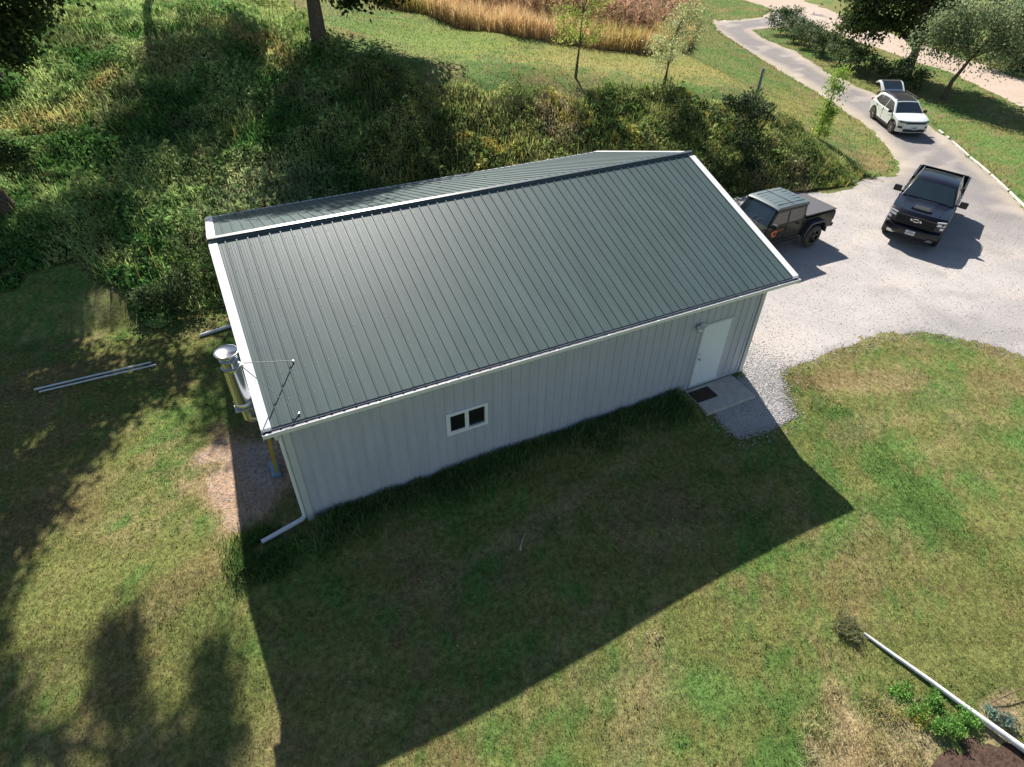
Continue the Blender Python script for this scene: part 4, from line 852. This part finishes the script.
# --- black full-size pickup
car=empty('pickup_truck'); tag(car,'black pickup truck facing the camera on the pale gravel','pickup truck')
fn=shape(1.0,1.25,.25,-2.95,2.95,.26,.05)
prof=under(-2.88,2.85,.46,-1.88,1.85,.52,.43)+[(2.93,.5),(2.95,.74),(2.86,.78),(2.88,1.12),(2.72,1.25),(2.0,1.31),(1.2,1.36),(-.98,1.34),(-1.0,1.0),(-2.88,1.0)]
MB().loft(prof,YS,fn).build('body',M_pblack,car,bevel=.035)
fnc=shape(.93,1.3,.34,-1.6,3.2,0,.02)
cab=[(-.98,1.28),(-.96,1.7),(-.85,1.89),(-.5,1.94),(.4,1.94),(.74,1.87),(1.38,1.34)]
MB().loft(cab,YS,fnc).build('cab',M_pblack,car,bevel=.03)
cross_panel(fnc,.78,1.84,1.34,1.375,.90,.95,.012,'windscreen',M_cglass,car)
for s in(-1,1):
    sidewin(fnc,[(1.2,1.40),(.68,1.82),(.12,1.84),(.12,1.40)],s,'side_window',M_sideg,car)
    sidewin(fnc,[(.04,1.40),(.04,1.84),(-.62,1.84),(-.80,1.70),(-.80,1.40)],s,'side_window',M_sideg,car)
    MB().tube([(-.8,s*.70,1.935),(.35,s*.70,1.93)],.014,6).build('roof_strip',M_chrome,car)
    m=MB();m.prism([(-2.9,.98),(-2.9,1.44),(-1.03,1.44),(-1.03,.98)],min(s*.90,s*.985),max(s*.90,s*.985));m.build('bed_side',M_pblack,car,bevel=.02)
    MB().tube([(-.9,s*.96,.42),(1.15,s*.96,.42)],.05,8).build('side_step',M_plast,car,smooth=True)
    for x in(.22,-.7): MB().box(x-.12,x+.12,min(s*.985,s*1.01),max(s*.985,s*1.01),1.16,1.19).build('door_handle',M_pblack,car,bevel=.006)
    for x in(1.2,.08,-.94): MB().box(x-.005,x+.005,min(s*.97,s*1.0015),max(s*.97,s*1.0015),.52,1.3).build('door_gap',M_int,car)
    mirror(car,.98,s*1.02,1.32,M_pblack,1.35)
    # lamp cluster in the front corner: bright strip over two lenses
    def fp(t,z,e=.012): return (2.885-.26*abs(t)**3+e,s*t*.955,z)
    m=MB();quadpanel(m,[fp(.98,1.16),fp(.70,1.15),fp(.70,1.115),fp(.98,1.12)],.03);m.build('light_strip',M_lamp,car)
    m=MB();quadpanel(m,[fp(.98,1.09),fp(.72,1.08),fp(.72,.99),fp(.98,1.0)],.03);m.build('headlight',M_lamp,car)
    m=MB();quadpanel(m,[fp(.97,.95),fp(.86,.95),fp(.86,.86),fp(.97,.87)],.03);m.build('headlight',M_lamp,car)
    m=MB();quadpanel(m,[(2.96,s*.55,.42),(3.0,s*.62,.52),(2.97,s*.78,.52),(2.9,s*.78,.42)],.02);m.build('tow_hook',M_galv,car)
    MB().box(-2.955,-2.925,min(s*.90,s*.985),max(s*.90,s*.985),1.0,1.36).build('tail_light',M_red,car,bevel=.01)
    for w in(-1.88,1.85): wheel(car,w,s*.86,.43,.27,M_tyre,M_rimd,6)
# hood bulge and scoop
cross_panel(fn,2.45,1.285,1.45,1.352,.36,.36,.028,'hood_scoop',M_pblack,car)
m=MB();m.prism([(2.15,1.31),(2.5,1.29),(2.46,1.33),(2.15,1.355)],-.26,.26);m.build('scoop_insert',M_plast,car,bevel=.008)
for s in(-1,1):
    m=MB();m.tube([(2.55,s*.62,1.27),(1.4,s*.70,1.352)],.012,6);m.build('hood_crease',M_pblack,car)
m=MB()
m.box(2.86,2.90,-.66,.66,.80,1.13)
for i in range(5): m.box(2.90,2.912,-.65,.65,.83+i*.062,.845+i*.062)
gr=m.build('grille',M_int,car,bevel=.006)
# bow-tie emblem: silver outline round a dark centre
bt=[(-.19,.015),(-.165,-.035),(-.06,-.035),(-.06,-.058),(.075,-.058),(.075,-.035),(.19,-.035),(.165,.03),(.06,.03),(.06,.058),(-.075,.058),(-.075,.03),(-.18,.03)]
m=MB();n=len(bt);m.add([(2.915,y,1.03+z) for y,z in bt]+[(2.93,y,1.03+z) for y,z in bt],[tuple(range(n)),tuple(range(2*n-1,n-1,-1))]+[(i,(i+1)%n,(i+1)%n+n,i+n) for i in range(n)]);m.build('emblem',M_chrome,gr)
m=MB();m.add([(2.932,y*.86,1.03+z*.66) for y,z in bt]+[(2.926,y*.86,1.03+z*.66) for y,z in bt],[tuple(range(n)),tuple(range(2*n-1,n-1,-1))]+[(i,(i+1)%n,(i+1)%n+n,i+n) for i in range(n)]);m.build('emblem_centre',M_plast,gr)
MB().loft([(2.82,.44),(3.0,.46),(3.02,.60),(2.98,.73),(2.82,.75)],[-.93,-.85,-.6,-.3,0,.3,.6,.85,.93],lambda x,y,z:(x-.22*abs(y)**3,y,z)).build('front_bumper',M_pblack,car,bevel=.02)
plate(car,3.022,.60)
MB().box(-2.7,2.6,-.62,.62,.36,.7).build('chassis',M_int,car)
MB().box(-2.86,-1.06,-.89,.89,1.0,1.03).build('bed_floor',M_plast,car)
MB().box(-2.95,-2.88,-.90,.90,.78,1.45).build('tailgate',M_pblack,car,bevel=.02)
MB().box(-3.02,-2.9,-.85,.85,.52,.66).build('rear_bumper',M_plast,car,bevel=.02)
cross_panel(fnc,-.975,1.42,-.93,1.78,.8,.76,.012,'rear_window',M_cglass,car)
place(car,26.5,4.97,3.61);car.scale=(1.05,1.05,1.05)

# --- dark green off-road pickup partly behind the roof
car=empty('pickup_truck'); tag(car,'dark green boxy off-road pickup with an orange door decal parked behind the roof edge','pickup truck')
fn=shape(.80,1.2,.0,-3.0,2.3,.04,.0)
prof=under(-2.98,2.25,.56,-1.88,1.74,.50,.42)+[(2.3,.7),(2.28,1.16),(2.1,1.2),(1.05,1.25),(-1.22,1.24),(-1.24,1.22),(-2.98,1.24)]
MB().loft(prof,YS,fn).build('body',M_pgreen,car,bevel=.02)
fnc=shape(.79,1.22,.13,-1.8,3,0,0)
MB().loft([(-1.2,1.2),(-1.18,1.8),(.36,1.82),(.78,1.2)],YS,fnc).build('cab',M_pgreen,car,bevel=.02)
m=MB();m.loft([(-1.26,1.74),(-1.24,1.86),(-.5,1.885),(.3,1.87),(.42,1.82),(.42,1.78)],[y*1.0 for y in YS],fnc)
for i in range(6):
    y=-.5+i*.2;m.box(-1.15,.22,y-.02,y+.02,1.872,1.880)
hd=m.build('hardtop',M_hard,car,bevel=.012)
MB().box(-.42,-.40,-.68,.68,1.884,1.895).build('roof_seam',M_plast,hd)
cross_panel(fnc,.40,1.75,.76,1.24,.88,.92,.014,'windscreen',M_cglass,car)
for s in(-1,1):
    sidewin(fnc,[(.66,1.28),(.38,1.70),(-.18,1.72),(-.18,1.28)],s,'side_window',M_sideg,car)
    sidewin(fnc,[(-.28,1.28),(-.28,1.72),(-1.06,1.72),(-1.06,1.28)],s,'side_window',M_sideg,car)
    for w,a0 in((-1.88,185),(1.74,185)):
        q=[(w-.62,.52),(w-.60,.70),(w-.46,.97),(w-.3,1.04),(w+.3,1.04),(w+.46,.97),(w+.60,.70),(w+.62,.52),(w+.56,.52),(w+.53,.68),(w+.40,.90),(w+.26,.96),(w-.26,.96),(w-.40,.90),(w-.53,.68),(w-.56,.52)]
        MB().prism(q,min(s*.76,s*.96),max(s*.76,s*.96)).build('fender_flare',M_fender,car,bevel=.015)
    MB().tube([(-1.05,s*.86,.5),(1.05,s*.86,.5)],.045,8).build('side_step',M_plast,car,smooth=True)
    for x in(.0,-.86): MB().box(x-.09,x+.09,min(s*.80,s*.83),max(s*.80,s*.83),1.08,1.115).build('door_handle',M_plast,car,bevel=.006)
    for x in(.78,-.23,-1.14): MB().box(x-.006,x+.006,min(s*.79,s*.8035),max(s*.79,s*.8035),.6,1.22).build('door_gap',M_int,car)
    for z_ in(.85,1.12): 
        MB().box(.72,.80,min(s*.80,s*.82),max(s*.80,s*.82),z_-.02,z_+.02).build('hinge',M_plast,car)
    mirror(car,.62,s*.84,1.22,M_plast,1.1)
    MB().box(-3.0,-2.96,min(s*.62,s*.78),max(s*.62,s*.78),.86,1.14).build('tail_light',M_red,car,bevel=.01)
    for w in(-1.88,1.74): wheel(car,w,s*.83,.42,.27,M_tyred,M_rimd,5)
# orange round decal and stripe on the door that faces the camera (left side)
for s in(-1,1):
    m=MB();pts=[]
    for i in range(22):
        a=2*math.pi*i/22;r=.15*(1+.14*math.sin(5*a)+.08*math.sin(3*a+1));pts.append((.36+r*math.cos(a),.93+r*math.sin(a)))
    m.prism(pts,min(s*.8015,s*.807),max(s*.8015,s*.807));dc=m.build('door_decal',M_orange,car)
    m=MB();m.prism([(.33+.055*math.cos(a/8*6.283),.92+.06*math.sin(a/8*6.283)) for a in range(8)],min(s*.8075,s*.811),max(s*.8075,s*.811));m.build('decal_centre',M_pgreen,dc)
    m=MB()
    for k,(x,w_) in enumerate(((.14,.05),(.07,.05),(.0,.05),(-.08,.06))): m.prism([(x,.98+.012*k),(x+w_,.98+.012*k),(x+w_,1.02+.012*k),(x,1.02+.012*k)],min(s*.8015,s*.807),max(s*.8015,s*.807))
    m.build('decal_lettering',M_orange,car)
MB().loft([(-1.3,1.25),(-1.3,1.30),(-2.96,1.30),(-2.98,1.25)],[y*.97 for y in YS],lambda x,y,z:(x,y*.79,z)).build('tonneau_cover',M_tonn,car,bevel=.01)
MB().box(2.28,2.32,-.5,.5,.78,1.14).build('grille',M_plast,car,bevel=.01)
for s in(-1,1): MB().lathe([(0,2.34),(.09,2.335),(.095,2.3)],(0,s*.58,1.0),'x',18).build('headlight',M_lamp,car)
MB().box(2.42,2.62,-.8,.8,.56,.72).build('front_bumper',M_plast,car,bevel=.02)
MB().box(-3.1,-2.98,-.78,.78,.56,.70).build('rear_bumper',M_plast,car,bevel=.02)
MB().box(-2.8,2.45,-.55,.55,.42,.7).build('chassis',M_int,car)
for s in(-1,1): MB().tube([(.78,s*.12+.1,1.29),(.62,s*.12+.28,1.44)],.008,5).build('wiper',M_plast,car)
place(car,18.0,5.62,3.21)

# ---------------------------------------------------------------- camera and light
cam=D.cameras.new('camera');co=D.objects.new('camera',cam);link(co)
cam.sensor_width=36;cam.lens=624.577/1024*36;cam.clip_end=3000;cam.clip_start=.1
y_,p_,r_=-.4694,.8704,.0207
Rm=Matrix.Rotation(y_,3,'Z')@Matrix.Rotation(p_,3,'X')@Matrix.Rotation(r_,3,'Z')
co.matrix_world=Matrix.Translation((.0581,-9.5093,11.1394))@Rm.to_4x4()
C.scene.camera=co
sv=Vector(SUN).normalized();el=math.asin(sv.z);az=math.atan2(sv.x,sv.y)
w=D.worlds.new('World');C.scene.world=w;w.use_nodes=True;nt=w.node_tree
sk=nt.nodes.new('ShaderNodeTexSky');sk.sky_type='NISHITA';sk.sun_disc=False;sk.sun_elevation=el;sk.sun_rotation=az;sk.air_density=1.0;sk.dust_density=.6
nt.links.new(sk.outputs[0],nt.nodes['Background'].inputs[0]);nt.nodes['Background'].inputs[1].default_value=.063
sl=D.lights.new('sun','SUN');sl.energy=5.0;sl.angle=math.radians(.5);sl.color=(1,.945,.86);so=D.objects.new('sun',sl);link(so)
so.rotation_euler=sv.to_track_quat('Z','Y').to_euler()
vs=C.scene.view_settings;vs.view_transform='Standard';vs.look='None';vs.exposure=0.8;vs.gamma=1
C.scene.cycles.max_bounces=5;C.scene.cycles.diffuse_bounces=2;C.scene.cycles.glossy_bounces=3;C.scene.cycles.transmission_bounces=2
